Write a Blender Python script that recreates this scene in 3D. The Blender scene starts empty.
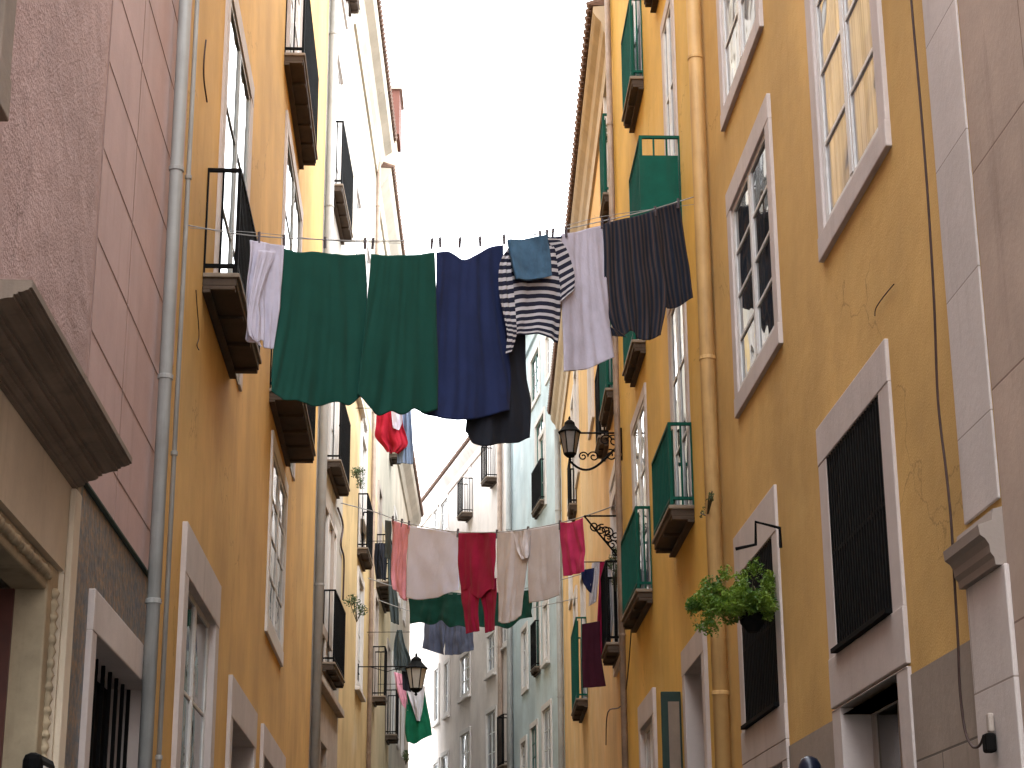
import bpy, bmesh, math, random
from mathutils import Vector, Matrix, noise
random.seed(7)
sc = bpy.context.scene
col = sc.collection
R_ = math.radians

# ---------------------------------------------------------------- camera
F = 1848.0
S_ = Vector((-96, -581, -F)).normalized()
Z_ = Vector((-35, 5884, -F)).normalized()
X_ = S_.cross(Z_).normalized(); Z_ = X_.cross(S_).normalized()
RC = Matrix((X_, S_, Z_))                       # camera axes -> world axes
CAM = Vector((0, 0, 1.6))
cd = bpy.data.cameras.new('camera'); cam = bpy.data.objects.new('camera', cd); col.objects.link(cam)
cd.sensor_width = 36; cd.lens = F/1024*36; cd.clip_end = 500; cd.clip_start = .1
cam.matrix_world = Matrix.Translation(CAM) @ RC.to_4x4()
sc.camera = cam

def ray(px, py): return RC @ Vector((px-512, 384-py, -F))

class Seg:
    """a straight stretch of house front: s runs along it, o out over the street, z up"""
    def __init__(s, x, y, a, side):
        s.P = Vector((x, y)); s.d = Vector((math.sin(a), math.cos(a))); s.n = Vector((-s.d.y, s.d.x))*side
    def hit(s, px, py, o=0.0):
        r = ray(px, py); r2 = Vector((r.x, r.y)); P = s.P + s.n*o
        t = (P - Vector((CAM.x, CAM.y))).dot(s.n)/r2.dot(s.n)
        p = CAM + r*t
        return (Vector((p.x, p.y))-s.P).dot(s.d), p.z
    def w(s, a, o, z):
        p = s.P + s.d*a + s.n*o
        return Vector((p.x, p.y, z))
    def off_at(s, px, py, s0):
        lo, hi = -.5, 1.5
        r = ray(px, py); r2 = Vector((r.x, r.y)); c = Vector((CAM.x, CAM.y))
        # intersect with plane s = s0
        t = (s.P + s.d*s0 - c).dot(s.d)/r2.dot(s.d)
        p = c + r2*t
        return (p - s.P).dot(s.n), (CAM + r*t).z

# ---------------------------------------------------------------- mesh helper
class MB:
    def __init__(s): s.v = []; s.f = []; s.uv = None
    def box(s, seg, s0, s1, o0, o1, z0, z1):
        b = len(s.v)
        for a in (s0, s1):
            for o in (o0, o1):
                for z in (z0, z1): s.v.append(seg.w(a, o, z))
        for f in ((0,1,3,2),(4,6,7,5),(0,4,5,1),(2,3,7,6),(0,2,6,4),(1,5,7,3)): s.f.append([b+i for i in f])
        return s
    def prism(s, seg, s0, s1, prof):
        b = len(s.v); n = len(prof)
        for a in (s0, s1):
            for o, z in prof: s.v.append(seg.w(a, o, z))
        s.f.append([b+i for i in range(n)]); s.f.append([b+n+i for i in reversed(range(n))])
        for i in range(n): s.f.append([b+i, b+n+i, b+n+(i+1) % n, b+(i+1) % n])
        return s
    def tube(s, pts, r, n=8, caps=True):
        pts = [Vector(p) for p in pts]; b = len(s.v); m = len(pts)
        rr = r if isinstance(r, (list, tuple)) else [r]*m
        ref = None
        for i, p in enumerate(pts):
            t = (pts[min(i+1, m-1)] - pts[max(i-1, 0)]).normalized()
            if ref is None:
                ref = Vector((0,0,1)) if abs(t.z) < .9 else Vector((1,0,0))
            u = (ref - t*ref.dot(t)).normalized(); w = t.cross(u); ref = u
            for k in range(n):
                a = 2*math.pi*k/n
                s.v.append(p + (u*math.cos(a)+w*math.sin(a))*rr[i])
        for i in range(m-1):
            for k in range(n):
                s.f.append([b+i*n+k, b+i*n+(k+1) % n, b+(i+1)*n+(k+1) % n, b+(i+1)*n+k])
        if caps:
            s.f.append([b+k for k in reversed(range(n))]); s.f.append([b+(m-1)*n+k for k in range(n)])
        return s
    def lathe(s, c, prof, n=12, rot=0):
        """prof = (radius, z) from the bottom up round the upright axis through c"""
        b = len(s.v); m = len(prof)
        for r, z in prof:
            for k in range(n):
                a = 2*math.pi*k/n + rot
                s.v.append(Vector((c[0]+r*math.cos(a), c[1]+r*math.sin(a), c[2]+z)))
        for i in range(m-1):
            for k in range(n):
                s.f.append([b+i*n+k, b+i*n+(k+1) % n, b+(i+1)*n+(k+1) % n, b+(i+1)*n+k])
        s.f.append([b+k for k in reversed(range(n))]); s.f.append([b+(m-1)*n+k for k in range(n)])
        return s
    def build(s, name, mat, parent=None, origin=None, smooth=False, bevel=0, fix=True):
        org = Vector(parent['_o']) if parent is not None else (Vector(origin) if origin is not None else Vector((0,0,0)))
        me = bpy.data.meshes.new(name)
        me.from_pydata([tuple(v-org) for v in s.v], [], s.f)
        if s.uv:
            ul = me.uv_layers.new(name='UVMap')
            for l in me.loops: ul.data[l.index].uv = s.uv[l.vertex_index]
        if fix:
            bm = bmesh.new(); bm.from_mesh(me); bmesh.ops.recalc_face_normals(bm, faces=bm.faces); bm.to_mesh(me); bm.free()
        if smooth: me.polygons.foreach_set('use_smooth', [True]*len(me.polygons))
        me.materials.append(mat); me.update()
        o = bpy.data.objects.new(name, me); col.objects.link(o)
        if parent is not None: o.parent = parent
        else: o.location = org
        o['_o'] = tuple(org)
        if bevel:
            m = o.modifiers.new('bevel', 'BEVEL'); m.width = bevel; m.segments = 2; m.limit_method = 'ANGLE'; m.angle_limit = R_(40)
        return o

def tag(o, label=None, cat=None, group=None, kind=None):
    if label: o['label'] = label
    if cat: o['category'] = cat
    if group: o['group'] = group
    if kind: o['kind'] = kind
    return o
def empty(name, loc):
    o = bpy.data.objects.new(name, None); col.objects.link(o); o.location = loc; o['_o'] = tuple(loc); o.empty_display_size = .2
    return o

# ---------------------------------------------------------------- materials
def newmat(name):
    m = bpy.data.materials.new(name); m.use_nodes = True
    nt = m.node_tree; b = nt.nodes['Principled BSDF']
    return m, nt, b
def nd(nt, t, **k):
    n = nt.nodes.new(t)
    for a, v in k.items():
        if a.startswith('i_'): n.inputs[a[2:].replace('_', ' ')].default_value = v
        else: setattr(n, a, v)
    return n
def ramp(nt, p0, p1, c0=(0,0,0,1), c1=(1,1,1,1)):
    r = nt.nodes.new('ShaderNodeValToRGB'); e = r.color_ramp.elements
    e[0].position = p0; e[1].position = p1; e[0].color = c0; e[1].color = c1
    return r
def mix(nt, fac, a, b, mode='MIX'):
    m = nt.nodes.new('ShaderNodeMix'); m.data_type = 'RGBA'; m.blend_type = mode
    for s_, v in ((m.inputs[0], fac), (m.inputs[6], a), (m.inputs[7], b)):
        if isinstance(v, (int, float)): s_.default_value = v
        elif isinstance(v, tuple): s_.default_value = v if len(v) == 4 else (*v, 1)
        else: nt.links.new(v, s_)
    return m.outputs[2]
def mapped(nt, sx, sy, sz, coord='Object'):
    tc = nd(nt, 'ShaderNodeTexCoord'); mp = nd(nt, 'ShaderNodeMapping'); mp.inputs['Scale'].default_value = (sx, sy, sz)
    nt.links.new(tc.outputs[coord], mp.inputs[0]); return mp.outputs[0]
def noi(nt, vec, scale, detail=4, rough=.55):
    n = nd(nt, 'ShaderNodeTexNoise'); n.inputs['Scale'].default_value = scale; n.inputs['Detail'].default_value = detail
    n.inputs['Roughness'].default_value = rough; nt.links.new(vec, n.inputs['Vector']); return n.outputs['Fac']

def plaster(name, c, dirt=(.16,.10,.05), stain=.45, patch=.25, rough_bump=.15, bscale=90, pale=None, bdist=.004, grime=.0):
    """painted render: cloudy tone, runs of dirt down the wall, hairline cracks, fine grain"""
    m, nt, b = newmat(name); L = nt.links.new
    p = mapped(nt, 1, 1, 1); ps = mapped(nt, 1.7, 1.7, .22); ps2 = mapped(nt, 6.5, 6.5, .6)
    c1 = tuple(x*1.12 for x in c); c2 = tuple(x*.80 for x in c)
    r1 = ramp(nt, .35, .68); L(noi(nt, p, .7, 6, .6), r1.inputs[0])
    base = mix(nt, r1.outputs[0], c2, c1)
    if pale:
        r5 = ramp(nt, .55, .72); L(noi(nt, p, .45, 5, .6), r5.inputs[0])
        base = mix(nt, r5.outputs[0], base, pale)
    r2 = ramp(nt, .5, .78); L(noi(nt, ps, 1, 5, .6), r2.inputs[0])
    f2 = nd(nt, 'ShaderNodeMath', operation='MULTIPLY'); L(r2.outputs[0], f2.inputs[0]); f2.inputs[1].default_value = stain
    base = mix(nt, f2.outputs[0], base, tuple(c[i]*.45+dirt[i]*.4 for i in range(3)))
    r3 = ramp(nt, .56, .8); L(noi(nt, ps2, 1, 4, .6), r3.inputs[0])
    f3 = nd(nt, 'ShaderNodeMath', operation='MULTIPLY'); L(r3.outputs[0], f3.inputs[0]); f3.inputs[1].default_value = stain*.6
    base = mix(nt, f3.outputs[0], base, dirt)
    r6 = ramp(nt, .62, .70); L(noi(nt, p, 2.6, 8, .7), r6.inputs[0])
    f6 = nd(nt, 'ShaderNodeMath', operation='MULTIPLY'); L(r6.outputs[0], f6.inputs[0]); f6.inputs[1].default_value = patch
    base = mix(nt, f6.outputs[0], base, tuple(min(1, x*.62+.03) for x in c))
    # hairline cracks
    vo = nd(nt, 'ShaderNodeTexVoronoi', feature='DISTANCE_TO_EDGE'); vo.inputs['Scale'].default_value = .55
    wn = nd(nt, 'ShaderNodeTexNoise'); wn.inputs['Scale'].default_value = 2.5; wn.inputs['Detail'].default_value = 6; L(p, wn.inputs['Vector'])
    vm = nd(nt, 'ShaderNodeVectorMath', operation='MULTIPLY_ADD'); L(wn.outputs['Color'], vm.inputs[0]); vm.inputs[1].default_value = (.9,.9,.9); L(p, vm.inputs[2])
    L(vm.outputs[0], vo.inputs['Vector'])
    r4 = ramp(nt, .0015, .005, (1,1,1,1), (0,0,0,1)); L(vo.outputs['Distance'], r4.inputs[0])
    rk = ramp(nt, .52, .6); L(noi(nt, p, .9, 2), rk.inputs[0])
    fk = nd(nt, 'ShaderNodeMath', operation='MULTIPLY'); L(r4.outputs[0], fk.inputs[0]); L(rk.outputs[0], fk.inputs[1])
    fk2 = nd(nt, 'ShaderNodeMath', operation='MULTIPLY'); L(fk.outputs[0], fk2.inputs[0]); fk2.inputs[1].default_value = .55
    base = mix(nt, fk2.outputs[0], base, tuple(x*.3 for x in c))
    L(base, b.inputs['Base Color']); b.inputs['Roughness'].default_value = .9; b.inputs['Specular IOR Level'].default_value = .2
    bm = nd(nt, 'ShaderNodeBump'); bm.inputs['Strength'].default_value = rough_bump; bm.inputs['Distance'].default_value = bdist*2
    n1 = noi(nt, p, bscale, 3, .6); n2 = noi(nt, p, 6, 4, .5)
    ad = nd(nt, 'ShaderNodeMath', operation='MULTIPLY_ADD'); L(n2, ad.inputs[0]); ad.inputs[1].default_value = 2.2; L(n1, ad.inputs[2])
    L(ad.outputs[0], bm.inputs['Height']); L(bm.outputs[0], b.inputs['Normal'])
    return m

def stone(name, c, var=.25, dark=(.08,.06,.05), joints=None, rough=.8, spots=.5, jc=None):
    m, nt, b = newmat(name); L = nt.links.new
    p = mapped(nt, 1, 1, 1); ps = mapped(nt, 6, 6, .5)
    r1 = ramp(nt, .3, .7); L(noi(nt, p, 2.2, 7, .65), r1.inputs[0])
    base = mix(nt, r1.outputs[0], tuple(x*(1-var) for x in c), tuple(x*(1+var*.5) for x in c))
    r2 = ramp(nt, .55, .8); L(noi(nt, ps, 1, 5, .65), r2.inputs[0])
    f2 = nd(nt, 'ShaderNodeMath', operation='MULTIPLY'); L(r2.outputs[0], f2.inputs[0]); f2.inputs[1].default_value = spots
    base = mix(nt, f2.outputs[0], base, dark)
    r3 = ramp(nt, .6, .75); L(noi(nt, p, 35, 3, .7), r3.inputs[0])
    f3 = nd(nt, 'ShaderNodeMath', operation='MULTIPLY'); L(r3.outputs[0], f3.inputs[0]); f3.inputs[1].default_value = spots*.5
    base = mix(nt, f3.outputs[0], base, tuple(x*.6 for x in c))
    h = noi(nt, p, 25, 6, .65)
    if joints:
        bw, bh, mort = joints
        tc = nd(nt, 'ShaderNodeTexCoord'); br = nd(nt, 'ShaderNodeTexBrick'); L(tc.outputs['UV'], br.inputs['Vector'])
        br.inputs['Scale'].default_value = 1; br.inputs['Brick Width'].default_value = bw; br.inputs['Row Height'].default_value = bh
        br.inputs['Mortar Size'].default_value = mort; br.inputs['Mortar Smooth'].default_value = .3
        br.inputs['Color1'].default_value = (1,1,1,1); br.inputs['Color2'].default_value = (.86,.86,.86,1); br.inputs['Mortar'].default_value = (1,1,1,1)
        base = mix(nt, .8, base, br.outputs['Color'], 'MULTIPLY')
        base = mix(nt, br.outputs['Fac'], base, jc or tuple(x*.35 for x in c))
        sb = nd(nt, 'ShaderNodeMath', operation='MULTIPLY_ADD'); L(br.outputs['Fac'], sb.inputs[0]); sb.inputs[1].default_value = -2.5; L(h, sb.inputs[2]); h = sb.outputs[0]
    L(base, b.inputs['Base Color']); b.inputs['Roughness'].default_value = rough; b.inputs['Specular IOR Level'].default_value = .3
    bm = nd(nt, 'ShaderNodeBump'); bm.inputs['Strength'].default_value = .35; bm.inputs['Distance'].default_value = .006
    L(h, bm.inputs['Height']); L(bm.outputs[0], b.inputs['Normal'])
    return m

def simple(name, c, rough=.5, metal=0, var=.15, scale=12, spec=.4, bump=.1, dirt=None):
    m, nt, b = newmat(name); L = nt.links.new
    p = mapped(nt, 1, 1, 1)
    r1 = ramp(nt, .3, .72); L(noi(nt, p, scale, 5, .6), r1.inputs[0])
    base = mix(nt, r1.outputs[0], tuple(x*(1-var) for x in c), tuple(x*(1+var*.6) for x in c))
    if dirt:
        ps = mapped(nt, 9, 9, .8); r2 = ramp(nt, .52, .72); L(noi(nt, ps, 1, 5, .65), r2.inputs[0])
        f2 = nd(nt, 'ShaderNodeMath', operation='MULTIPLY'); L(r2.outputs[0], f2.inputs[0]); f2.inputs[1].default_value = .6
        base = mix(nt, f2.outputs[0], base, dirt)
    L(base, b.inputs['Base Color']); b.inputs['Roughness'].default_value = rough; b.inputs['Metallic'].default_value = metal
    b.inputs['Specular IOR Level'].default_value = spec
    if bump:
        bm = nd(nt, 'ShaderNodeBump'); bm.inputs['Strength'].default_value = bump; bm.inputs['Distance'].default_value = .004
        L(noi(nt, p, scale*5, 4), bm.inputs['Height']); L(bm.outputs[0], b.inputs['Normal'])
    return m

def glass(name, c, curtain=None, ior=1.6):
    """old window glass seen from outside: dark room or a curtain behind a wavy reflecting sheet"""
    m, nt, b = newmat(name); L = nt.links.new
    p = mapped(nt, 1, 1, 1)
    if curtain:
        ps = mapped(nt, 26, 26, .6); r1 = ramp(nt, .38, .62); L(noi(nt, ps, 1, 2), r1.inputs[0])
        base = mix(nt, r1.outputs[0], tuple(x*.45 for x in curtain), curtain)
    else:
        r1 = ramp(nt, .4, .7); L(noi(nt, p, 1.7, 3), r1.inputs[0]); base = mix(nt, r1.outputs[0], c, tuple(x*2.4 for x in c))
    L(base, b.inputs['Base Color']); b.inputs['Roughness'].default_value = .6; b.inputs['Specular IOR Level'].default_value = 0
    b.inputs['Coat Weight'].default_value = 1; b.inputs['Coat Roughness'].default_value = .02; b.inputs['Coat IOR'].default_value = ior
    bm = nd(nt, 'ShaderNodeBump'); bm.inputs['Strength'].default_value = .25; bm.inputs['Distance'].default_value = .03
    L(noi(nt, p, 2.2, 1), bm.inputs['Height']); L(bm.outputs[0], b.inputs['Coat Normal'])
    return m

def fabric(name, c, rough=.85, stripes=None, translucent=.12, crumple=.3, var=.12, weave=700, sheen=.03):
    """stripes = (axis, width m, colour 2, share[, colour 3]) in cloth UV metres"""
    m, nt, b = newmat(name); L = nt.links.new
    p = mapped(nt, 1, 1, 1)
    r1 = ramp(nt, .3, .7); L(noi(nt, p, 5, 4), r1.inputs[0])
    base = mix(nt, r1.outputs[0], tuple(x*(1-var) for x in c), tuple(x*(1+var) for x in c))
    if stripes:
        ax, wdt, c2, share = stripes[:4]
        tc = nd(nt, 'ShaderNodeTexCoord'); sp = nd(nt, 'ShaderNodeSeparateXYZ'); L(tc.outputs['UV'], sp.inputs[0])
        mo = nd(nt, 'ShaderNodeMath', operation='DIVIDE'); L(sp.outputs[ax], mo.inputs[0]); mo.inputs[1].default_value = wdt
        fr = nd(nt, 'ShaderNodeMath', operation='FRACT'); L(mo.outputs[0], fr.inputs[0])
        rr = nd(nt, 'ShaderNodeMath', operation='LESS_THAN'); L(fr.outputs[0], rr.inputs[0]); rr.inputs[1].default_value = share
        base = mix(nt, rr.outputs[0], base, c2)
        if len(stripes) > 4:
            g1 = nd(nt, 'ShaderNodeMath', operation='COMPARE'); L(fr.outputs[0], g1.inputs[0]); g1.inputs[1].default_value = .7; g1.inputs[2].default_value = .05
            base = mix(nt, g1.outputs[0], base, stripes[4])
    L(base, b.inputs['Base Color']); b.inputs['Roughness'].default_value = rough; b.inputs['Specular IOR Level'].default_value = .15
    b.inputs['Sheen Weight'].default_value = sheen; b.inputs['Sheen Roughness'].default_value = .5
    bm = nd(nt, 'ShaderNodeBump'); bm.inputs['Strength'].default_value = crumple; bm.inputs['Distance'].default_value = .02
    ps = mapped(nt, 1, 1, .55); L(noi(nt, ps, 16, 5, .55), bm.inputs['Height']); L(bm.outputs[0], b.inputs['Normal'])
    if translucent:
        tr = nd(nt, 'ShaderNodeBsdfTranslucent'); L(base, tr.inputs[0]); mx = nd(nt, 'ShaderNodeMixShader'); mx.inputs[0].default_value = translucent
        out = nt.nodes['Material Output']; L(b.outputs[0], mx.inputs[1]); L(tr.outputs[0], mx.inputs[2]); L(mx.outputs[0], out.inputs[0])
    return m

def leafmat(name, c1, c2):
    m, nt, b = newmat(name); L = nt.links.new
    p = mapped(nt, 1, 1, 1); r1 = ramp(nt, .35, .65); L(noi(nt, p, 9, 3), r1.inputs[0])
    L(mix(nt, r1.outputs[0], c1, c2), b.inputs['Base Color']); b.inputs['Roughness'].default_value = .5
    tr = nd(nt, 'ShaderNodeBsdfTranslucent'); L(mix(nt, r1.outputs[0], c1, c2), tr.inputs[0]); mx = nd(nt, 'ShaderNodeMixShader'); mx.inputs[0].default_value = .3
    out = nt.nodes['Material Output']; L(b.outputs[0], mx.inputs[1]); L(tr.outputs[0], mx.inputs[2]); L(mx.outputs[0], out.inputs[0])
    return m

def mosaic(name):
    """glossy glazed tiles, mottled slate blue and rust"""
    m, nt, b = newmat(name); L = nt.links.new
    tc = nd(nt, 'ShaderNodeTexCoord'); mp = nd(nt, 'ShaderNodeMapping'); mp.inputs['Scale'].default_value = (9, 9, 1); L(tc.outputs['UV'], mp.inputs[0])
    v = nd(nt, 'ShaderNodeTexVoronoi'); v.inputs['Scale'].default_value = 2.0; L(mp.outputs[0], v.inputs['Vector'])
    n = noi(nt, mp.outputs[0], 1.3, 6, .7)
    r = ramp(nt, .44, .56, (.055,.08,.115,1), (.25,.165,.10,1)); L(n, r.inputs[0])
    n2 = noi(nt, mp.outputs[0], 4.5, 3, .7); r2 = ramp(nt, .45, .6); L(n2, r2.inputs[0])
    c = mix(nt, r2.outputs[0], r.outputs[0], (.11,.125,.14))
    L(c, b.inputs['Base Color']); b.inputs['Roughness'].default_value = .45
    bm = nd(nt, 'ShaderNodeBump'); bm.inputs['Strength'].default_value = .5; bm.inputs['Distance'].default_value = .006
    L(v.outputs['Distance'], bm.inputs['Height']); L(bm.outputs[0], b.inputs['Normal'])
    return m

M = dict(
 pink=plaster('rough_pink_render', (.42,.295,.28), dirt=(.14,.09,.08), stain=.35, rough_bump=.8, bscale=62, bdist=.007, patch=.2),
 pinkpanel=stone('smooth_pink_blocks', (.44,.305,.29), .12, (.2,.12,.1), joints=None, spots=.35),
 ochreL=plaster('ochre_paint_left', (.60,.365,.122), dirt=(.26,.15,.06), stain=.32, rough_bump=.25, pale=(.64,.41,.14)),
 ochreR=plaster('ochre_paint_right', (.585,.368,.130), dirt=(.30,.17,.06), stain=.3, rough_bump=.3, pale=(.58,.385,.145)),
 yellowR=plaster('bright_yellow_paint', (.68,.43,.10), dirt=(.36,.19,.05), stain=.28, rough_bump=.2, pale=(.68,.47,.15)),
 yellowR2=plaster('pale_yellow_paint', (.70,.46,.20), dirt=(.32,.2,.1), stain=.35, rough_bump=.2, pale=(.74,.55,.30)),
 cream=plaster('grey_cream_paint', (.43,.40,.36), dirt=(.14,.11,.09), stain=.6, rough_bump=.3),
 yellowL=plaster('faded_yellow_paint', (.58,.43,.22), dirt=(.25,.15,.07), stain=.5, rough_bump=.25, pale=(.60,.50,.34)),
 yellowL2=plaster('straw_paint', (.58,.45,.28), dirt=(.2,.14,.08), stain=.55, rough_bump=.25),
 white=plaster('cream_white_paint', (.50,.45,.37), dirt=(.3,.24,.18), stain=.35, rough_bump=.2),
 blue=plaster('hazed_pale_blue_paint', (.50,.60,.64), dirt=(.2,.22,.22), stain=.35, rough_bump=.2, pale=(.60,.66,.68)),  # pale blue lightened further to stand in for distance haze
 rose=plaster('hazed_pale_rose_paint', (.74,.675,.635), dirt=(.4,.3,.25), stain=.3, rough_bump=.3, pale=(.72,.67,.64)),  # extra paleness in the paint imitates haze at the far end
 lime=stone('limestone_trim', (.52,.455,.43), .14, (.20,.16,.14), spots=.3),
 limew=stone('white_stone_trim', (.62,.58,.55), .12, (.25,.2,.18), spots=.3),
 limedark=stone('worn_stone_trim', (.42,.355,.31), .25, (.10,.08,.06), spots=.5),
 hood=stone('brown_weathered_stone', (.22,.17,.135), .3, (.05,.04,.035), spots=.6),
 pier=stone('cream_door_stone', (.64,.55,.43), .15, (.2,.15,.1), spots=.35),
 carved=stone('carved_yellowed_stone', (.42,.34,.23), .35, (.08,.05,.03), spots=.6),
 pinkjoint=simple('brown_mortar', (.26,.17,.15), .9),
 tan=stone('tan_plaster_moulding', (.46,.37,.26), .15, (.2,.15,.1), spots=.4),
 mosaic=mosaic('blue_brown_glazed_tiles'),
 granite=stone('grey_granite_blocks', (.33,.27,.225), .18, (.1,.08,.07), joints=(1.35,.62,.006), spots=.35),
 nearstone=stone('brown_pink_ashlar', (.47,.365,.30), .16, (.14,.09,.07), joints=(2.1,.95,.005), spots=.5, jc=(.22,.15,.12)),
 pilaster=stone('pale_pilaster_stone', (.58,.52,.495), .12, (.22,.17,.15), joints=(5,.62,.004), spots=.45, jc=(.3,.25,.22)),
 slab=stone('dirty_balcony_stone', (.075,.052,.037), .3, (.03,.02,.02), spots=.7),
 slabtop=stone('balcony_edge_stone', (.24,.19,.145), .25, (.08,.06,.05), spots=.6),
 iron=simple('black_iron', (.004,.004,.0045), .75, 0, .3, 20, .08, dirt=(.010,.007,.005)),
 greenmetal=simple('green_painted_sheet', (.004,.078,.055), .7, 0, .2, 6, .12, dirt=(.02,.06,.045)),
 greendk=simple('dark_green_paint', (.006,.026,.02), .7, 0, .25, 8, dirt=(.02,.03,.03)),
 woodw=simple('white_window_paint', (.62,.61,.60), .45, 0, .12, 9, dirt=(.32,.28,.25)),
 woodg=simple('grey_window_paint', (.33,.34,.33), .5, 0, .15, 9, dirt=(.15,.13,.12)),
 woodgr=simple('green_window_paint', (.03,.12,.10), .5, 0, .2, 9),
 woodb=simple('red_brown_door_wood', (.10,.025,.015), .5, 0, .3, 6),
 pipegrey=simple('grey_pipe_paint', (.29,.29,.28), .5, 0, .15, 4, dirt=(.13,.12,.12)),
 pipeyel=simple('yellow_pipe_paint', (.52,.32,.125), .55, 0, .15, 4, dirt=(.22,.12,.06)),
 pipebrn=simple('rusty_pipe', (.30,.22,.17), .6, 0, .3, 5, dirt=(.12,.08,.05)),
 pane=glass('dark_window_glass', (.02,.022,.024)),
 panec=glass('curtained_window_glass', (.1,.1,.1), (.60,.60,.60)),
 panem=glass('half_curtained_glass', (.1,.1,.1), (.42,.42,.42), 1.28),
 paneb=glass('bluish_window_glass', (.05,.08,.11)),
 dark=simple('interior_shade', (.010,.009,.009), .9, 0, .2, 3, .05, 0),
 tile=simple('roof_tile_clay', (.15,.09,.065), .8, 0, .4, 7, .2, .3, dirt=(.09,.07,.06)),
 brick=stone('red_brick', (.36,.14,.10), .3, (.1,.05,.04), joints=(.22,.07,.012), spots=.4),
 road=stone('street_cobbles', (.075,.07,.066), .25, (.05,.045,.04), joints=(.12,.12,.012), spots=.4),
 pave=stone('limestone_setts', (.20,.19,.175), .2, (.12,.1,.09), joints=(.09,.09,.008), spots=.3),
 ground=stone('bare_ground', (.1,.09,.08), .25, (.1,.08,.07), spots=.3),
 cable=simple('dark_cable', (.045,.02,.016), .6, 0, .3, 6),
 rope=simple('clothesline_cord', (.30,.30,.30), .7, 0, .3, 8),
 peg=simple('dark_wooden_peg', (.10,.085,.10), .7, 0, .3, 30),
 plastic=simple('white_plastic_box', (.6,.58,.55), .4, 0, .1, 8),
 navymetal=simple('navy_black_metal', (.010,.014,.03), .3, .2, .2, 10),
 lampglass=simple('frosted_lamp_glass', (.42,.40,.37), .3, 0, .15, 8, .5),
 lampgrey=simple('smoky_lamp_glass', (.17,.155,.15), .25, 0, .2, 8, .5),
 leaf=leafmat('bright_leaves', (.020,.085,.008), (.19,.29,.03)),
 leaf2=leafmat('dull_leaves', (.03,.06,.02), (.09,.13,.05)),
 stem=simple('plant_stems', (.06,.05,.025), .8),
 pot=simple('black_planter', (.005,.005,.005), .8, 0, .2, 12, .1),
 redcloth=fabric('red_cloth', (.30,.008,.022)),
 lav=fabric('lavender_white_cotton', (.50,.47,.57), crumple=.5),
 green=fabric('bottle_green_sheet', (.008,.058,.044), crumple=.12, translucent=.10, var=.08),
 greend=fabric('dark_green_cloth', (.006,.05,.035), crumple=.3),
 navy=fabric('navy_cloth', (.016,.025,.080), crumple=.25, translucent=.06),
 black=fabric('blue_black_cloth', (.016,.018,.026), crumple=.3, translucent=.03),
 tee=fabric('navy_white_striped_jersey', (.55,.53,.57), stripes=(1, .052, (.018,.020,.042), .56), crumple=.3),
 denim=fabric('washed_denim', (.055,.115,.19), crumple=.6, var=.45, translucent=0),
 strp=fabric('dark_pinstriped_cloth', (.030,.029,.036), stripes=(0, .046, (.010,.014,.026), .42, (.085,.045,.035)), crumple=.25, translucent=.03),
 pinkc=fabric('pink_cloth', (.72,.33,.42), crumple=.3),
 crimson=fabric('crimson_cloth', (.30,.009,.05), crumple=.25),
 rosec=fabric('raspberry_cloth', (.52,.035,.13), crumple=.4),
 lav2=fabric('cool_white_cotton', (.68,.73,.95), crumple=.2, var=.04),
 beige=fabric('greige_linen', (.60,.57,.60), crumple=.25, var=.05),
 slate=fabric('slate_blue_cloth', (.085,.10,.16), crumple=.4),
 bluec=fabric('faded_blue_cloth', (.15,.20,.30), crumple=.4),
 greyc=fabric('dark_grey_cloth', (.07,.09,.095), crumple=.4),
 maroon=fabric('maroon_cloth', (.055,.010,.022), crumple=.2),
 brightgreen=fabric('green_towel', (.008,.14,.07), crumple=.4),
 whitec=fabric('white_cloth', (.62,.6,.64), crumple=.5),
)

# ---------------------------------------------------------------- street plan
SL = Seg(-1.6, 0, 0, -1)
sL3, _ = SL.hit(313, 600); SL3 = Seg(-1.6, sL3, .04, -1)
SR = Seg(2.3, 0, 0, 1)
s1, _ = SR.hit(716, 400); SR1 = Seg(2.3, s1, .019, 1)
s2, _ = SR1.hit(621, 450); p = SR1.w(s2, 0, 0); SR2 = Seg(p.x, p.y, .04, 1)
s3, _ = SR2.hit(563, 600); p = SR2.w(s3, 0, 0); SR3 = Seg(p.x, p.y, -.085, 1)
s4, _ = SR3.hit(512, 600); p = SR3.w(s4, 0, 0); SR4 = Seg(p.x, p.y, -.176, 1)

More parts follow.
